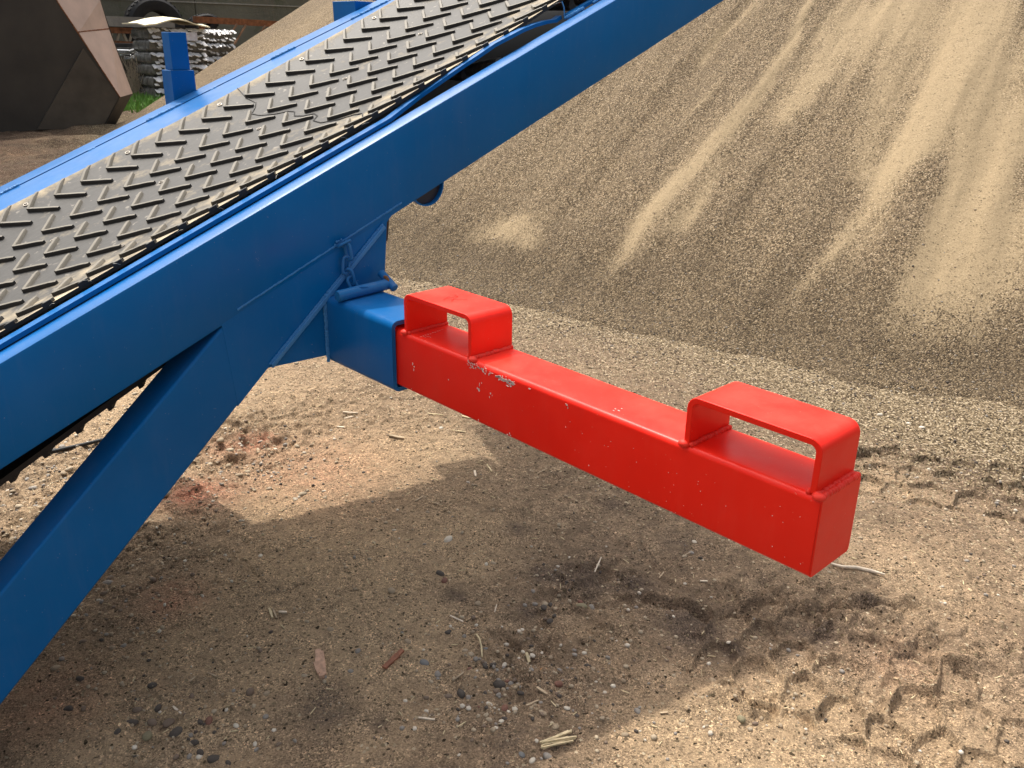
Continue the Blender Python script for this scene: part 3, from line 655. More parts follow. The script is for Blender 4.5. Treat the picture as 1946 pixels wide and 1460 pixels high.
for (ya, yb_, zt) in ((2.474, 2.101, -.851), (1.228, .842, -.860)):
    h = handle(ya, yb_, zt, AX0+.006, AX1-.004).build('handle', M['red'], arm, bevel=.0012, smooth=45)
    for yy, rr_ in ((ya-.022, .0052), (yb_+.022, .0052), (ya+.003, .0058), (yb_-.004, .0058)):
        w = MB(); weld(w, W((AX0+.010, yy, AZ1+.0025)), W((AX1-.012, yy, AZ1+.0025)), rr_)
        if rr_ > .0055: w.ball(W((AX0+.006, yy-.004, AZ1+.0005)), (.009, .012, .007), 8, 6)
        w.build('weld_bead', M['red_weld'], h, smooth=60)
w = MB(); weld(w, W((AX0+.02, YE+.006, AZ1+.001)), W((AX1-.01, YE+.006, AZ1+.001)), .0058); w.build('weld_bead', M['red_weld'], arm, smooth=60)
# scuffs where the paint is knocked off the near face
sc = MB()
def chip(px, py, w_, h_, plane='x'):
    n = random.randint(7, 11); pts = []
    if plane == 'x': c = on(px, py, 0, AX0-.0012)
    else: c = on(px, py, 2, (AZ1+.0012) if plane == 'z' else -.8598+.0012)
    for k in range(n):
        a = 2*math.pi*k/n; rr = random.uniform(.45, 1.)
        if plane == 'x': pts.append(c+np.array([0, math.cos(a)*w_*rr, math.sin(a)*h_*rr]))
        else: pts.append(c+np.array([math.sin(a)*h_*rr, math.cos(a)*w_*rr, 0]))
    off = np.array([.0006, 0, 0]) if plane == 'x' else np.array([0, 0, -.0006])
    sc.prism(pts, [p+off for p in pts])
for k in range(190):                                 # the scraped band under the edge
    t = random.random()**.9; x = 886+(978-886)*t; y = 688+(731-688)*t+random.gauss(0, 3.2)*(1 if math.sin(t*19)+math.sin(t*7+1) > -.4 else .3)
    if .38 < t < .60 and random.random() < .75: continue
    chip(x, y, random.uniform(.0006, .0040)*(1.4 if t > .6 else 1), random.uniform(.0005, .0019))
for (x, y, a, b_) in ((784, 692, .002, .006), (786, 703, .0015, .004), (787, 697, .003, .002), (852, 722, .0015, .002), (910, 741, .0035, .005), (911, 731, .001, .006), (907, 738, .002, .004), (915, 728, .001, .003), (932, 748, .002, .003), (930, 755, .001, .003), (935, 752, .001, .002), (1006, 739, .004, .0016), (1077, 770, .003, .002), (1079, 775, .001, .004), (964, 826, .0025, .0018), (970, 828, .002, .0015), (909, 799, .0012, .004), (1075, 768, .002, .001), (968, 824, .0015, .003), (782, 739, .001, .0015)):
    chip(x, y, a, b_)
for k in range(34):
    x = random.uniform(1040, 1540); t = (x-757)/(1535-757); y = 640+t*320+random.uniform(20, 120); chip(x, y, random.uniform(.0005, .0011), random.uniform(.0005, .0011))
for k in range(6): chip(1165+k*3+random.uniform(-2, 2), 778+random.uniform(-2, 3), .0025, .0012, 'z')
for k in range(10): chip(800+k*4.5, 640-k*1.5+random.uniform(-.6, .6), .003, .0008, 'z')
for k in range(5): chip(806+k*3, 641+random.uniform(-2, 2), .0015, .001, 'z')
sc.build('paint_chip_marks', M['scuff'], arm, smooth=0, kind='stuff')
sm = MB()
def scratch(pts, zt=-.849):
    for a, c_ in zip(pts[:-1], pts[1:]):
        p, q = on(*a, 2, zt), on(*c_, 2, zt); d = (q-p); d = d/np.linalg.norm(d); s = np.array([-d[1], d[0], 0])*.0007
        sm.prism([p-s, q-s, q+s, p+s], [p-s+np.array([0, 0, .0005]), q-s+np.array([0, 0, .0005]), q+s+np.array([0, 0, .0005]), p+s+np.array([0, 0, .0005])])
scratch([(843, 569), (852, 564), (863, 566), (858, 572)]); scratch([(850, 568), (868, 569), (888, 569)]); scratch([(866, 558), (870, 564), (864, 561)])
sm.build('scratch_marks', M['red_weld'], arm, smooth=0, kind='stuff')

# ================================================================== locking pin and its chain
pr = .0225
p0, p1 = np.array([1.762, 2.87]), np.array([2.030, 2.885]); zt = -.966+.0225
pin = thing('locking_pin', W((1.9, 2.88, -.966)), 'blue T-handled locking pin lying across the top of the blue receiver tube', 'locking pin')
P = lambda x, y, z: W((x, y, z))
MB().tube([P(1.762, 2.862, zt+.001), P(1.766, 2.862, zt+.001), P(2.03, 2.884, zt+.003)], [pr*SC*.86, pr*SC, pr*SC], 20).build('pin_shaft', M['pin'], pin, smooth=50)
ta, tb_ = on(724, 519, 1, 2.93), on(750, 548, 1, 2.845); te = (tb_-ta)/np.linalg.norm(tb_-ta)*.0015
MB().tube([ta-te, ta, tb_, tb_+te], [.014*SC, .017*SC, .017*SC, .014*SC], 16).build('cross_bar', M['pin'], pin, smooth=50)
w = MB()
for k in range(10):
    a = 2*math.pi*k/10; w.ball((ta+tb_)/2+np.array([-.006, .010*math.cos(a), .010*math.sin(a)]), .0055, 6, 4)
w.build('weld_bead', plain('rusty_weld', (.20, .09, .03), .8), pin)
ch = thing('pin_chain', W((1.86, 2.94, -.775)), 'short painted blue chain hanging from the beam weld down to the locking pin', 'chain')
def link(c, d, n, L, wd, r):
    d, n = Vector(d).normalized(), Vector(n).normalized(); s = d.cross(n); c = Vector(c); pts = []
    for k in range(21):
        a = 2*math.pi*k/20; x, y = math.cos(a), math.sin(a); q = (L/2-wd/2)*(1 if x > 0 else -1) if abs(x) > 1e-6 else 0
        pts.append(c+d*(q+x*wd/2)+s*(y*wd/2))
    return MB().tube(pts, r, 8)
cp = [(1.858, 2.945, -.762, (1, 0, .3), (0, .5, 1)), (1.872, 2.940, -.795, (.1, -.1, -1), (1, .2, 0)), (1.862, 2.944, -.850, (-.1, 0, -1), (0, 1, 0)), (1.874, 2.938, -.898, (.25, 0, -1), (1, .6, 0)), (1.880, 2.930, -.931, (.3, -.3, -1), (0, 1, 0))]
for i, (x, y, z, d, n_) in enumerate(cp):
    link(P(x, y, z), d, n_, (.062 if i else .05)*SC*1.1, .030*SC, .0062*SC).build('chain_link', M['pin'], ch, smooth=60)
link(P(1.885, 2.872, zt+.012), (1, .1, -.2), (0, .4, 1), .05*SC, .032*SC, .0055*SC).build('chain_link', M['pin'], ch, smooth=60)
w = MB()
for k in range(14): w.ball(P(1.84+random.uniform(-.02, .055), 2.958, -.766+random.uniform(-.012, .022)), random.uniform(.002, .004), 5, 3)
w.build('weld_bead', M['blue_weld'], cv)

# ================================================================== black cable on the ground
def gpt(x, y, dz=0): X, Y = gnd(x, y); return (X, Y, float(ground_h(X, Y))+dz)
cb = [(-60, 900), (0, 882), (50, 874), (100, 864), (160, 852), (220, 836), (300, 812), (380, 788)]
c = MB().tube([gpt(*p, .009) for p in cb], .0085, 10).build('black_cable', M['rubber'], None, origin=gpt(100, 864), smooth=60)
c['label'] = 'black rubber cable lying on the ground between the beam and the leg'; c['category'] = 'cable'

# ================================================================== steel bin at top left
M['bin'] = plain('mill_scale_steel', (.040, .033, .026), .62, .0, .35, 1.3, .003, 5)
M['bin2'] = plain('lit_bin_steel', (.075, .060, .044), .6, .0, .4, 1.8, .003, 5)  # bin steel in a lighter tone for the lit part of the front
M['bin_sunlit'] = plain('sunlit_bin_steel', (.52, .38, .31), .6, .0, .14, 2.5, .002, 6)  # bin steel lightened to show sun on the folded end
M['rust'] = plain('rust', (.22, .085, .035), .9, 0, .4, 9, .002, 60)
bnt = thing('steel_bin', on(80, 250, 1, 26.6), 'dark angular steel bin with a sunlit folded end, far left behind the conveyor', 'steel bin')
FY = 26.6; BY = 27.6
F = lambda x, y: on(x, y, 1, FY); K = lambda x, y: on(x, y, 1, BY)
fp = [(-500, 262), (195, 249), (228, 185), (107, 0), (20, -133), (-500, -133)]
a = [F(*p) for p in fp]; off = np.array([0, .02, 0]); a[0][2] = a[1][2] = max(.02, a[1][2]*0+.03)
MB().prism(a, [p+off for p in a]).build('front_panel', M['bin'], bnt)
tri = [F(*p) for p in ((157, 92), (224, 184), (192, 246), (70, 246))]  # lighter sheet standing in for the lit triangle beside a shadow edge
MB().prism([p-np.array([0, .03, 0]) for p in tri], [p-np.array([0, .002, 0]) for p in tri]).build('lit_triangle', M['bin2'], bnt)
def quad(mb, f1, f2, b1, b2, t=.02):
    A = [F(*f1), F(*f2), K(*b2), K(*b1)]; n_ = np.cross(A[1]-A[0], A[3]-A[0]); n_ = n_/np.linalg.norm(n_)*t
    return mb.prism(A, [p-n_ for p in A])
quad(MB(), (150, 62), (228, 185), (207, 55), (252, 178)).build('end_panel', M['bin_sunlit'], bnt)
quad(MB(), (107, 0), (150, 62), (190, 0), (207, 55)).build('end_panel', M['bin_sunlit'], bnt)
quad(MB(), (20, -133), (107, 0), (160, -133), (190, 0)).build('end_panel', M['bin_sunlit'], bnt)
quad(MB(), (228, 185), (195, 247), (252, 178), (217, 243)).build('lower_end_panel', M['bin'], bnt)
w = MB()
weld(w, F(107, 0), F(228, 185), .012, 1.2); weld(w, F(149, 61), K(207, 55), .012, 1.2); w.build('rusty_seam', M['rust'], bnt)
bk = [K(*p) for p in ((217, 243), (252, 178), (190, 0), (160, -133), (-450, -133), (-450, 245))]
MB().prism(bk, [p+off for p in bk]).build('back_panel', M['bin'], bnt)

# ================================================================== things against the far wall
M['wall'] = None
def wall_mat():
    m, nt, p = newmat('mossy_concrete'); n = N(nt)
    c = n.mix(n.ramp(n.noise(.35, 7, .65), [(.35, 0.), (.65, 1.)]), (.10, .098, .072), (.17, .165, .125))
    c = n.mix(n.ramp(n.noise(.9, 6, .7), [(.56, 0.), (.72, .8)]), c, (.05, .075, .02))
    c = n.mix(n.ramp(n.noise(.5, 5, .6, n.mapv((3, 3, .4))), [(.60, 0.), (.75, .6)]), c, (.19, .15, .12))
    n.link(c, p.inputs['Base Color']); p.inputs['Roughness'].default_value = .95; n.link(n.bump(n.noise(6, 6, .7), .04), p.inputs['Normal']); return m
M['wall'] = wall_mat()
WY = 47.
wl = thing('concrete_wall', (23., WY*SC, 0), 'long mossy concrete retaining wall behind the scrap racks', 'wall')
for k in range(-1, 9):
    x0 = 4+k*5.; MB().box((x0+.012, WY*SC, -.3), (x0+4.988, WY*SC+.3, 6.5)).build('wall_panel', M['wall'], wl, bevel=.02)
MB().box((-1, WY*SC-.03, 2.60), (49, WY*SC-.002, 2.64)).build('ledge', plain('pale_ledge', (.3, .29, .25), .9), wl)
M['tyre'] = plain('old_tyre_rubber', (.012, .012, .013), .8, 0, .3, 8, .004, 30)
def tyre(cx_, cy_, y, ro, ri, wd, sq=1., lab='', lean=0):
    c = on(cx_, cy_, 1, y); t = thing('tyre', c, lab, 'tyre', 'old tyres against the wall'); n = 36; ro *= SC; ri *= SC; wd *= SC
    pf = [(ri, -.40), (ri+.06, -.48), (ro-.08, -.5), (ro, -.36), (ro, .36), (ro-.08, .5), (ri+.06, .48), (ri, .40), (ri+.05, .3), (ro-.08, .3), (ro-.08, -.3), (ri+.05, -.3)]
    lo = []
    for k in range(n):
        a = 2*math.pi*k/n; lo.append([c+np.array([math.cos(a)*r_, w_*wd, math.sin(a)*r_*sq+lean*math.cos(a)*r_]) for r_, w_ in pf])
    lo.append(lo[0]); MB().loft(lo, caps=False).build('tyre_carcass', M['tyre'], t, smooth=40)
    for k in range(n):
        a = 2*math.pi*(k+.5)/n; q = lambda da, r_, w_: c+np.array([math.cos(a+da)*r_, w_*wd, math.sin(a+da)*r_*sq+lean*math.cos(a+da)*r_])
        MB().prism([q(-.045, ro-.004, -.34), q(.045, ro-.004, -.34), q(.045, ro-.004, .0), q(-.045, ro-.004, .0)], [q(-.04, ro+.028, -.34), q(.04, ro+.028, -.34), q(.04, ro+.028, .0), q(-.04, ro+.028, .0)]).build('tread_block', M['tyre'], t)
tyre(294, 52, 43.5, 1.33, .72, .8, .95, 'large old black tyre standing upright against the concrete wall, the wider of two')
tyre(383, 46, 43.5, .80, .38, .6, .55, 'small crumpled black tyre slumped beside the large tyre', .18)
# concrete beam and rusty steel trusses on trestles
RY = 41.
def bar3(mb, a_, b_, y, w_, d_=.12):
    p, q = on(*a_, 1, y), on(*b_, 1, y); dr = (q-p)/np.linalg.norm(q-p); u = np.cross(dr, [0, 1, 0])*w_/2; e = np.array([0, d_, 0])
    return mb.prism([p-u, p+u, p+u+e, p-u+e], [q-u, q+u, q+u+e, q-u+e])
cb_ = bar3(MB(), (200, 40), (332, 45), RY, .26, .4).build('concrete_beam', plain('grey_concrete', (.24, .22, .19), .9, 0, .2, 3, .01, 20), None, origin=on(265, 42, 1, RY))
cb_['label'] = 'grey concrete beam lying level on top of the rusty truss frame'; cb_['category'] = 'concrete beam'
M['rustp'] = plain('pale_rust', (.30, .17, .10), .9, 0, .5, 5, .002, 60)
rk = thing('rusty_truss', on(250, 95, 1, RY), 'rusty lattice truss below the concrete beam, left of the wrapped stacks', 'steel truss')
for (p, q, w_) in (((205, 54), (300, 58), .08), ((205, 60), (330, 62), .09), ((200, 82), (300, 88), .16)): bar3(MB(), p, q, RY+.1, w_, .25).build('chord', M['rust'], rk)
for (p, q) in (((228, 58), (222, 83)), ((232, 58), (243, 83)), ((252, 58), (246, 84)), ((258, 58), (269, 85)), ((215, 58), (209, 82)), ((278, 60), (272, 85)), ((282, 60), (292, 86))): bar3(MB(), p, q, RY+.15, .06, .06).build('lattice_bar', plain('rusty_bar', (.33, .27, .19), .9), rk)
for (x, ) in ((212,), (296,)): 
    p = on(x, 88, 1, RY+.1); MB().box((p[0]-.06, p[1]+.02, -.1), (p[0]+.06, p[1]+.18, p[2])).build('trestle_leg', M['rust'], rk)
rl2 = thing('rusty_rail', on(480, 42, 1, RY+1.5), 'long dark rusty rail on thin struts to the right of the wrapped stacks', 'steel rail')
bar3(MB(), (372, 37), (545, 47), RY+1.5, .18, .2).build('rail', M['rust'], rl2)
for (p, q) in (((451, 46), (432, 76)), ((468, 47), (446, 84)), ((505, 49), (494, 66))): bar3(MB(), p, q, RY+1.4, .05, .05).build('strut', M['rustp'], rl2)
for x in (385, 540):
    p = on(x, 42, 1, RY+1.5); MB().box((p[0]-.06, p[1]+.02, -.1), (p[0]+.06, p[1]+.18, p[2]-.1)).build('trestle_leg', M['rust'], rl2)
# plastic-wrapped stacks
M['wrap'] = plain('torn_white_film', (.80, .79, .78), .28, 0, .35, 7, .01, 18)
M['wrap_dark'] = plain('film_over_boxes', (.12, .118, .11), .22, .0, .55, 6, .01, 22)
M['card'] = plain('sun_bleached_board', (.80, .72, .50), .8, 0, .08, 6)
def wrapped(name_lab, x0, x1, ytop, ybot, y, dep, layers, card):
    a_, b_ = on(x0, ytop, 1, y), on(x1, ytop, 1, y); zb = 0.05
    t = thing('wrapped_pallet', ((a_[0]+b_[0])/2, y*SC, 0), name_lab, 'pallet stack', 'film-wrapped stacks by the wall'); zt = a_[2]
    nx = 16
    for k in range(layers):
        z0, z1 = zb+(zt-zb)*k/layers, zb+(zt-zb)*(k+1)/layers
        m = MB(); lo = []
        for j, (zz, ins) in enumerate(((z0, .06), (z0+(z1-z0)*.25, .0), (z0+(z1-z0)*.75, .02), (z1, .07))):
            L = []
            for i in range(nx+1): L.append((a_[0]+ins+(b_[0]-a_[0]-2*ins)*i/nx+random.uniform(-.01, .01), y*SC+ins+random.uniform(-.02, .01), zz+random.uniform(-.01, .01)))
            for i in range(nx, -1, -1): L.append((a_[0]+ins+(b_[0]-a_[0]-2*ins)*i/nx, y*SC+dep-ins, zz))
            lo.append(L)
        m.loft(lo).build('wrapped_layer', M['wrap_dark'], t, smooth=60)
        m = MB()
        for i in range(nx):                     # crumpled film flaring out along the edge of each layer
            if random.random() < .12: continue
            xx = a_[0]+(b_[0]-a_[0])*i/nx; dx = (b_[0]-a_[0])/nx*1.08
            for zc, sc_f in ((z1-random.uniform(0, .03), 1.), (z0+(z1-z0)*random.uniform(.25, .5), .5)):
                if sc_f < 1 and random.random() < .35: continue
                hh = random.uniform(.05, .13)*sc_f; ou = random.uniform(.10, .20)*sc_f
                p = [(xx, y*SC-.02, zc), (xx+dx*.5, y*SC-.03, zc+random.uniform(-.02, .02)), (xx+dx, y*SC-.02, zc), (xx+dx, y*SC-.02-ou, zc-hh*random.uniform(.6, 1.1)), (xx+dx*.5, y*SC-.02-ou*random.uniform(.7, 1.2), zc-hh), (xx, y*SC-.02-ou, zc-hh*random.uniform(.6, 1.1))]
                m.prism(p, [(q[0], q[1]+.01, q[2]-.015) for q in p])
        m.build('film_edge', M['wrap'], t, smooth=50, kind='stuff')
    if card:
        m = MB(); n_ = 12; lo = []
        for j, yy in enumerate((-.25, .2, .6, dep+.1)):
            lo.append([(a_[0]-.15+(b_[0]-a_[0]+.25)*i/n_, y*SC+yy, zt+.10+.16*math.sin(math.pi*i/n_)**2+random.uniform(-.012, .012)-.05*(j == 0)) for i in range(n_+1)])
        vs = [p for L in lo for p in L]; f = [(r_*(n_+1)+i, r_*(n_+1)+i+1, (r_+1)*(n_+1)+i+1, (r_+1)*(n_+1)+i) for r_ in range(3) for i in range(n_)]
        k_ = len(vs); vs2 = vs+[(p[0], p[1], p[2]-.03) for p in vs]; f2 = f+[tuple(q+k_ for q in g[::-1]) for g in f]
        rim = list(range(n_+1))+[r_*(n_+1)+n_ for r_ in range(1, 4)]+list(range(3*(n_+1)+n_-1, 3*(n_+1)-1, -1))+[r_*(n_+1) for r_ in (2, 1)]
        f2 += [(rim[i], rim[(i+1) % len(rim)], rim[(i+1) % len(rim)]+k_, rim[i]+k_) for i in range(len(rim))]
        m.add(vs2, f2).build('cover_board', M['card'], t, smooth=50)
        # paper label on the wrap
        lx = a_[0]+(b_[0]-a_[0])*.42; m = MB().box((lx, y*SC-.13, zt-.30), (lx+.62, y*SC-.11, zt-.10)); m.build('paper_sheet', plain('paper', (.62, .62, .70), .7), t)
wrapped('tall film-wrapped stack topped by a pale bowed board, behind the blue post', 279, 384, 52, 130, 36., 1.1, 6, True)
wrapped('lower film-wrapped stack of boxes beside the sand pile edge', 382, 443, 56, 125, 37.8, .9, 5, False)
# bundle of chromed tubes and bumpers, dead brush, grass
M['chrome'] = plain('bright_metal', (.6, .62, .64), .25, .9, .1)
sc_ = thing('scrap_tubes', on(250, 105, 1, 38.), 'loose bright metal tubes lying between the bin and the wrapped stack', 'metal tubes')
for (p, q, r_) in (((215, 97), (244, 98), .05), ((222, 100), (248, 101), .05), ((244, 99), (262, 94), .045), ((236, 112), (254, 110), .05), ((252, 110), (268, 103), .045), ((228, 106), (252, 96), .03), ((266, 96), (280, 106), .03)):
    MB().tube([on(*p, 1, 38.), on(*q, 1, 38.)], r_, 10).build('metal_tube', M['chrome'], sc_)
dk = plain('dark_scrap', (.04, .036, .032), .8, 0, .5, 4, .03, 4)
hp = MB(); 
for k in range(70):
    x, y = random.uniform(205, 300), random.uniform(92, 158); p = on(x, y, 1, 39.+random.random()*2); p[2] = max(p[2], .05)
    hp.box(p-np.array([random.uniform(.1, .4), .15, random.uniform(.03, .15)]), p+np.array([random.uniform(.1, .4), .15, random.uniform(.03, .15)]))
hp = hp.build('scrap_heap', dk, None, origin=on(255, 130, 1, 39.5), kind='stuff'); hp['label'] = 'heap of dark scrap behind the dead brush'; 
tw = MB()
for k in range(420):
    x = random.uniform(235, 330); X0 = on(x, 160, 1, 37.3+random.random()*1.2); p = np.array([X0[0], X0[1], 0.]); h_ = random.uniform(.2, 1.1)
    q = p+np.array([random.uniform(-.5, .5), random.uniform(-.3, .3), h_]); md_ = (p+q)/2+np.array([random.uniform(-.12, .12), 0, .05]); tw.tube([p, md_, q], random.uniform(.004, .009), 4)
tw = tw.build('dead_brush', plain('dry_twigs', (.30, .25, .19), .9), None, origin=(on(280, 160, 1, 37.5)[0], 37.5*SC, 0), kind='stuff'); tw['label'] = 'tangle of dry twigs in front of the scrap'
gm = plain('green_grass', (.12, .26, .04), .8, 0, .35, 2)
gv, gf = [], []
for k in range(9000):
    X = random.uniform(7.6, 13.5); Y = random.uniform(19.0, 26); 
    if fbm(np.array([X*.7]), np.array([Y*.7]), 500, 3)[0] < -.30: continue
    h_ = random.uniform(.08, .26); a_ = random.uniform(0, 6.28); w_ = .02; dx, dy = math.cos(a_)*w_, math.sin(a_)*w_; lx, ly = random.uniform(-.08, .08), random.uniform(-.08, .08)
    k0 = len(gv); gv += [(X-dx, Y-dy, -.02), (X+dx, Y+dy, -.02), (X+dx*.7+lx*.4, Y+dy*.7+ly*.4, h_*.6), (X-dx*.7+lx*.4, Y-dy*.7+ly*.4, h_*.6), (X+lx, Y+ly, h_)]
    gf += [(k0, k0+1, k0+2, k0+3), (k0+3, k0+2, k0+4)]
me = bpy.data.meshes.new('grass'); me.from_pydata(gv, [], gf); me.materials.append(gm); g = bpy.data.objects.new('grass', me); COL.objects.link(g); g['kind'] = 'stuff'; g['label'] = 'patch of green grass beyond the bin'

# ================================================================== pebbles, chips and sticks on the ground
def stone_mesh(seed, sub=2):
    b = bmesh.new(); bmesh.ops.create_icosphere(b, subdivisions=sub, radius=1)
    rr = random.Random(seed); ax = (1, rr.uniform(.62, .9), rr.uniform(.45, .7)); ph = [rr.uniform(0, 6) for _ in range(6)]
    for v in b.verts:
        c = v.co.copy(); k = 1+.10*math.sin(2.3*c.x+ph[0])*math.cos(2.1*c.y+ph[1])+.07*math.sin(3.7*c.z+ph[2]+2*c.x)
        v.co = Vector((c.x*ax[0]*k, c.y*ax[1]*k, c.z*ax[2]*k))
    me = bpy.data.meshes.new('pebble'); b.to_mesh(me); b.free(); me.shade_smooth(); return me
scols = dict(tan=(.34, .26, .17), brown=(.19, .135, .095), grey=(.27, .24, .205), dark=(.075, .060, .048), white=(.60, .53, .43), orange=(.55, .28, .12), olive=(.22, .19, .11), blue=(.17, .17, .165), dust=(.40, .32, .22), redb=(.2, .09, .06))
smat = {k: plain(k+'_stone', v, .75, 0, .22, 60, .0008, 200) for k, v in scols.items()}
lib = {k: [stone_mesh(s*31+i) for s in range(3)] for i, k in enumerate(scols)}
for k, L in lib.items():
    for me in L: me.materials.append(smat[k])
npeb = 0
def pebble(X, Y, r, col, sink=.35):
    global npeb
    o = bpy.data.objects.new('pebble', random.choice(lib[col])); COL.objects.link(o); o.parent = ground
    z = float(ground_h(X, Y)); o.location = (X, Y, z+r*random.uniform(-.08, .16)); o.scale = (r, r, r*random.uniform(.8, 1.1))
    o.rotation_euler = (random.uniform(-.25, .25), random.uniform(-.25, .25), random.uniform(0, 6.28)); npeb += 1
for (x, y, s, c_) in ((852, 1027, 24, 'white'), (749, 1009, 10, 'white'), (744, 1126, 20, 'tan'), (836, 1092, 20, 'dark'), (845, 1106, 18, 'redb'), (924, 1072, 11, 'white'), (938, 1069, 12, 'dust'), (908, 1146, 15, 'tan'), (1036, 1145, 14, 'dust'), (1047, 1147, 14, 'dark'), (1034, 1157, 19, 'dark'), (1045, 1183, 18, 'dark'), (1103, 1143, 15, 'redb'), (1105, 1155, 24, 'olive'), (1125, 1146, 17, 'grey'), (1210, 1150, 10, 'grey'), (884, 1234, 13, 'dust'), (895, 1243, 14, 'dust'), (923, 1235, 11, 'blue'), (958, 1263, 15, 'white'), (1004, 1245, 13, 'white'), (994, 1235, 11, 'white'), (1033, 1267, 19, 'orange'), (806, 1254, 22, 'blue'), (832, 1276, 20, 'grey'), (950, 1292, 30, 'dark'), (1062, 1299, 21, 'redb'), (876, 1310, 24, 'dark'), (852, 1316, 18, 'brown'), (989, 1312, 17, 'dark'), (930, 1331, 16, 'white'), (959, 1338, 20, 'redb'), (1078, 1339, 14, 'white'), (929, 1365, 14, 'dust'), (1056, 1377, 18, 'tan'), (1212, 1346, 17, 'grey'), (1188, 1391, 17, 'tan'), (1041, 1432, 21, 'grey'), (1012, 1441, 16, 'white'), (992, 1431, 15, 'blue'), (1355, 1283, 18, 'tan'), (1348, 1252, 12, 'white'), (1384, 1226, 11, 'white'), (1408, 1369, 20, 'olive'), (1436, 1371, 14, 'brown'), (852, 1200, 14, 'dark'), (856, 1189, 8, 'white'), (850, 1202, 14, 'dark'), (775, 1218, 17, 'tan'), (702, 888, 0, 'tan'), (1672, 788, 12, 'white'), (1726, 804, 9, 'white'), (1752, 812, 12, 'white'), (1790, 1118, 7, 'white'), (482, 1008, 0, 'tan'), (290, 1309, 18, 'dark'), (250, 1372, 24, 'dark'), (290, 1368, 24, 'brown'), (320, 1370, 25, 'brown'), (333, 1390, 30, 'dark'), (396, 1368, 22, 'redb'), (448, 1375, 15, 'white'), (484, 1408, 12, 'white'), (405, 1440, 26, 'dark'), (380, 1425, 18, 'dark'), (433, 1446, 15, 'dark'), (129, 1344, 20, 'dark'), (152, 1292, 16, 'dark'), (105, 1271, 17, 'tan'), (204, 1109, 20, 'grey'), (208, 1098, 18, 'brown'), (198, 1130, 16, 'brown'), (291, 1104, 18, 'brown'), (234, 1226, 13, 'grey'), (158, 1220, 14, 'brown'), (529, 1407, 13, 'brown'), (506, 1317, 14, 'tan'), (475, 1318, 22, 'brown'), (505, 1360, 14, 'grey'), (280, 1395, 22, 'olive'), (300, 1346, 18, 'dark'), (260, 1346, 20, 'brown'), (369, 1408, 18, 'dark'), (627, 1197, 16, 'tan'), (680, 1234, 14, 'grey'), (666, 1271, 12, 'grey'), (578, 1281, 13, 'dust'), (872, 1429, 8, 'white'), (1313, 1053, 12, 'grey'), (1319, 1034, 11, 'white'), (1300, 1060, 12, 'dust'), (1157, 1232, 0, 'grey'), (1266, 1253, 12, 'brown'), (760, 1100, 0, 'white'),
                      (438, 865, 16, 'dust'), (455, 905, 18, 'tan'), (470, 898, 18, 'dust'), (434, 885, 14, 'tan'), (490, 846, 14, 'dust'), (495, 838, 12, 'grey'), (523, 850, 11, 'white'), (565, 851, 12, 'dust'), (512, 932, 14, 'dust'), (575, 942, 20, 'dust'), (562, 952, 12, 'white'), (616, 935, 10, 'white'), (618, 949, 13, 'tan'), (495, 1059, 12, 'white'), (838, 816, 11, 'white')):
    if s == 0: continue
    X, Y = gnd(x, y); d = math.sqrt(X*X+Y*Y+(EYE*SC)**2); pebble(X, Y, s*.45*d/FPX, c_)
# clusters: (pixel centre, spread in metres, count, size range, colours)
for (x, y, sx, sy, n_, s0, s1, cs) in ((75, 950, .55, .30, 62, .011, .026, ('dust', 'dust', 'tan', 'tan', 'grey')), (230, 800, .5, .3, 16, .010, .02, ('dust', 'tan')), (40, 1050, .25, .2, 12, .010, .02, ('tan', 'dust', 'grey')), (470, 870, .20, .16, 18, .008, .016, ('dust', 'tan', 'grey', 'brown')),
                                  (960, 1290, .14, .12, 40, .005, .012, ('brown', 'grey', 'tan', 'dark', 'redb', 'white')), (330, 1380, .12, .10, 16, .006, .012, ('brown', 'dark', 'grey', 'tan')), (1080, 1120, .12, .08, 12, .005, .010, ('brown', 'dark', 'tan', 'grey')), (230, 1150, .12, .12, 8, .006, .012, ('brown', 'grey', 'tan')),
                                  (1150, 1330, .3, .2, 12, .003, .008, ('tan', 'dust', 'white')), (1750, 820, .4, .3, 8, .006, .01, ('dust', 'white', 'tan'))):
    gx, gy = gnd(x, y)
    for k in range(n_):
        if npeb > 292: break
        X = gx+random.gauss(0, sx*.6); Y = gy+random.gauss(0, sy*.6); pebble(X, Y, random.uniform(s0, s1)*(.7+.3*random.random()), random.choice(cs))
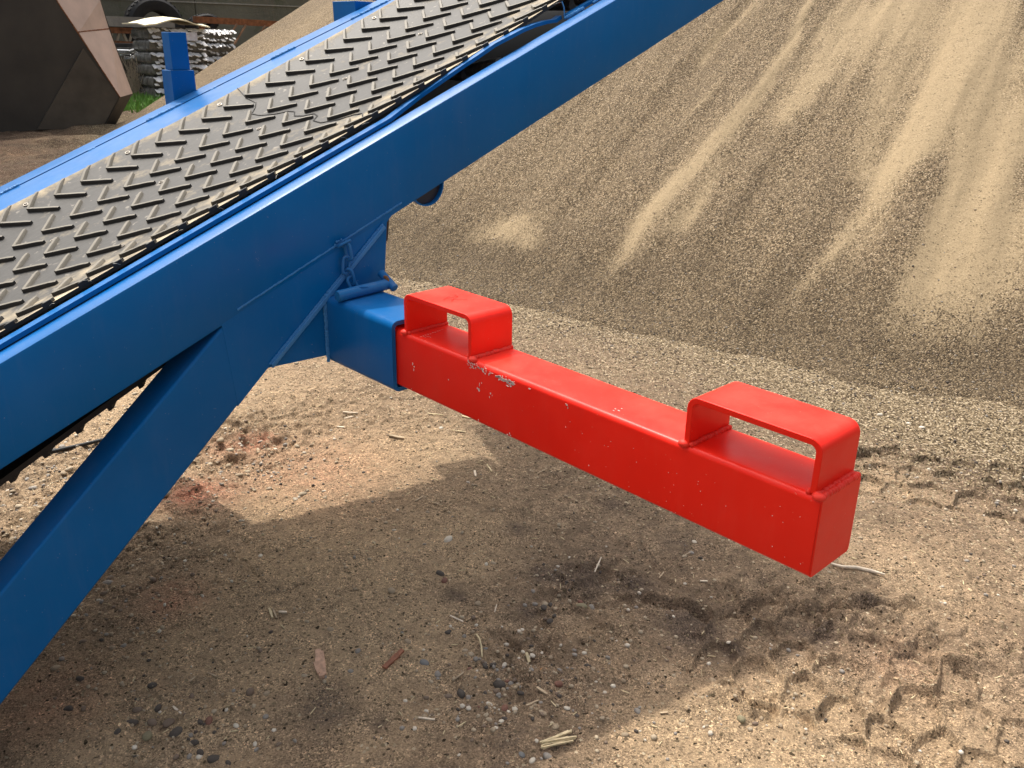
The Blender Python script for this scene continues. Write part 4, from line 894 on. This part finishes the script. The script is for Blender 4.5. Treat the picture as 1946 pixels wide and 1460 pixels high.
# the smaller stones, too many to count: one joined mesh per scatter
def scatter(name, n_, sampler, smin, smax, mats, label, seed):
    rg = np.random.default_rng(seed); b = bmesh.new(); bmesh.ops.create_icosphere(b, subdivisions=1, radius=1); bv = np.array([v.co[:] for v in b.verts]); bf = np.array([[v.index for v in f.verts] for f in b.faces]); b.free()
    P_ = sampler(rg, n_); n_ = len(P_); r_ = smin+(smax-smin)*rg.random(n_)**3
    rot = rg.random(n_)*6.28; sq = .55+.4*rg.random(n_); hz = .4+.45*rg.random(n_)
    V = bv[None]*(1+.22*(rg.random((n_, len(bv), 1))-.5)); V = V*np.stack([r_, r_*sq, r_*hz], -1)[:, None]
    c, s = np.cos(rot)[:, None], np.sin(rot)[:, None]; x = V[..., 0]*c-V[..., 1]*s; y = V[..., 0]*s+V[..., 1]*c
    V = np.stack([x+P_[:, 0, None], y+P_[:, 1, None], V[..., 2]+P_[:, 2, None]+(r_*hz*.25)[:, None]], -1).reshape(-1, 3)
    F_ = (bf[None]+(np.arange(n_)*len(bv))[:, None, None]).reshape(-1, 3)
    me = bpy.data.meshes.new(name); me.vertices.add(len(V)); me.vertices.foreach_set('co', V.astype(np.float32).ravel()); me.loops.add(len(F_)*3); me.loops.foreach_set('vertex_index', F_.ravel().astype(np.int32))
    me.polygons.add(len(F_)); me.polygons.foreach_set('loop_start', (np.arange(len(F_))*3).astype(np.int32)); me.update(calc_edges=True)
    for m_ in mats: me.materials.append(m_)
    mi = np.repeat(rg.integers(0, len(mats), n_), len(bf)); me.polygons.foreach_set('material_index', mi.astype(np.int32))
    me.polygons.foreach_set('use_smooth', np.ones(len(F_), bool))
    o = bpy.data.objects.new(name, me); COL.objects.link(o); o['kind'] = 'stuff'; o['label'] = label; return o
def near_ground(rg, n_):
    X = .4+rg.random(n_*3)*4.2; Y = .3+rg.random(n_*3)*4.6
    dens = .05+1.*blob(X, Y, 75, 950, .7)+.8*blob(X, Y, 960, 1290, .22)+.5*blob(X, Y, 330, 1380, .2)+.6*blob(X, Y, 470, 870, .25)+.4*blob(X, Y, 1100, 1120, .2)+.35*blob(X, Y, 1500, 1330, .3)+.3*blob(X, Y, 250, 1150, .25)+.4*blob(X, Y, 250, 820, .5)+.25*blob(X, Y, 1150, 1330, .3)+.22*blob(X, Y, 1800, 900, .4)
    k = rg.random(n_*3) < dens; X, Y = X[k][:n_], Y[k][:n_]; return np.stack([X, Y, ground_h(X, Y)], -1)
scatter('small_gravel', 19000, near_ground, .0012, .0100, [smat[k] for k in ('tan', 'dust', 'dust', 'brown', 'grey', 'tan', 'dark', 'white', 'dust')], 'scatter of tiny stones and crumbs over the sandy ground', 5)
def pile_foot(rg, n_):
    r_ = PR+rg.normal(.05, .42, n_); t = th0+(-.26+.36*rg.random(n_)); z = np.maximum(pile_z(r_, t), 0)
    X, Y = PC[0]+r_*np.cos(t), PC[1]+r_*np.sin(t); return np.stack([X, Y, np.maximum(z, ground_h(X, Y))], -1)
scatter('pile_foot_gravel', 9000, pile_foot, .0025, .009, [smat[k] for k in ('tan', 'brown', 'grey', 'dust', 'dark', 'brown')], 'loose gravel rolled down to the foot of the sand pile', 6)

# wood splinters: each a part of the ground litter, the notable ones things of their own
M['wood'] = plain('weathered_wood', (.42, .32, .21), .85, 0, .3, 30); M['wood_red'] = plain('reddish_bark', (.26, .105, .06), .85, 0, .4, 60); M['wood_pink'] = plain('split_pink_wood', (.50, .31, .21), .85, 0, .3, 80); M['straw'] = plain('straw', (.62, .50, .30), .7, 0, .2, 60); M['bone'] = plain('bleached_stick', (.66, .55, .42), .7, 0, .2, 50)
def splinter(mb, a_, b_, w_, th=.3, lift=.003):
    p, q = np.array(gpt(*a_, lift)), np.array(gpt(*b_, lift)); return splin3(mb, p, q, w_, th)
def splin3(mb, p, q, w_, th=.3):
    d = q-p; L = np.linalg.norm(d); d = d/L; s = np.cross(d, [0, 0, 1]); s = s/np.linalg.norm(s)*w_/2; u = np.cross(s, d); u = u/np.linalg.norm(u)*w_*th; n_ = 5; lo = []
    for k in range(n_+1):
        t = k/n_; c = p+d*L*t+np.array([0, 0, random.uniform(0, w_*.12)]); f = (.35+.65*math.sin(math.pi*min(max(t, .12), .88))**.5)*random.uniform(.8, 1.1)
        lo.append([c-s*f-u, c+s*f-u, c+s*f+u, c-s*f+u])
    return mb.loft(lo)
def item(name, mb, mat, at, label, cat):
    o = mb.build(name, mat, None, origin=gpt(*at), smooth=30); o['label'] = label; o['category'] = cat; return o
m = MB(); pts = [(1578, 1080), (1600, 1086), (1625, 1090), (1655, 1096), (1680, 1100)]
item('stick', m.tube([gpt(*p, .008) for p in pts], [.0035, .005, .006, .0065, .003], 8), M['bone'], (1630, 1092), 'pale bleached stick lying on the sand beyond the free end of the red arm', 'stick')
m = MB(); splinter(m, (604, 1238), (612, 1284), .024, .25); splinter(m, (598, 1262), (606, 1280), .012, .2, .008); splinter(m, (612, 1240), (618, 1280), .010, .2, .007)
item('wood_chip', m, M['wood_pink'], (608, 1260), 'split pinkish wood chip on shaded sand, left of the reddish bark sliver', 'wood chip')
item('bark_sliver', splinter(MB(), (730, 1268), (765, 1236), .018, .2), M['wood_red'], (747, 1254), 'reddish brown bark sliver on the shaded sand below the middle of the arm', 'bark')
m = MB()
for k in range(9):
    a_ = (1020+random.uniform(0, 25), 1418+random.uniform(-6, 6)); splinter(m, a_, (a_[0]+random.uniform(40, 70), a_[1]-random.uniform(12, 26)), .0045, .5, .004+random.uniform(0, .006))
item('straw_bundle', m, M['straw'], (1060, 1408), 'frayed bundle of straw on sunlit sand at the bottom of the yard', 'straw')
item('curved_stalk', MB().tube([gpt(905, 1210, .004), gpt(911, 1222, .014), gpt(915, 1238, .012), gpt(916, 1250, .004)], .0026, 6), M['straw'], (912, 1230), 'curved pale stalk standing out of the pebbly patch', 'stalk')
for (a_, b_, w_) in (((1000, 1342), (1023, 1331), .006), ((740, 838), (768, 840), .016), ((652, 790), (680, 788), .008), ((655, 800), (672, 792), .007), ((812, 792), (842, 793), .006), ((878, 795), (896, 800), .010), ((902, 900), (904, 912), .010), ((1000, 1243), (1006, 1252), .01), ((512, 1158), (518, 1174), .008), ((518, 1158), (526, 1174), .006), ((530, 1163), (545, 1163), .008), ((555, 1231), (572, 1232), .005), ((795, 1358), (826, 1361), .006), ((863, 1290), (882, 1280), .006), ((1005, 1362), (1014, 1367), .004), ((1253, 1095), (1262, 1085), .005), ((1300, 1060), (1315, 1052), .004), ((640, 810), (655, 812), .008), ((790, 960), (805, 950), .006), ((925, 885), (935, 900), .005), ((1020, 1310), (1040, 1325), .008), ((855, 1170), (880, 1180), .006), ((940, 1165), (944, 1148), .004), ((395, 1280), (413, 1288), .005), ((360, 1298), (372, 1290), .006), ((1130, 1090), (1142, 1070), .005), ((1330, 1110), (1344, 1112), .006), ((860, 820), (885, 824), .005), ((1020, 905), (1040, 895), .004), ((330, 1350), (345, 1362), .006), ((820, 960), (840, 966), .004), ((1255, 1350), (1270, 1352), .006)):
    o = splinter(MB(), a_, b_, w_, .25, .004).build('wood_splinter', random.choice([M['wood'], M['straw'], M['wood'], M['bone']]), ground, smooth=30)
lt = MB()
for k in range(900):
    X = .5+random.random()*3.8; Y = .4+random.random()*3.6; z = float(ground_h(X, Y)); a_ = random.uniform(0, 6.28); L = random.uniform(.006, .035)*.8
    p = np.array([X, Y, z+.002]); q = p+np.array([math.cos(a_)*L, math.sin(a_)*L, random.uniform(0, .004)]); splin3(lt, p, q, random.uniform(.001, .003), .4)
lt.build('straw_litter', M['straw'], None, smooth=0, kind='stuff', label='fine scattered bits of straw and bark on the ground')
for o in bpy.data.objects:
    if '_o' in o: del o['_o']
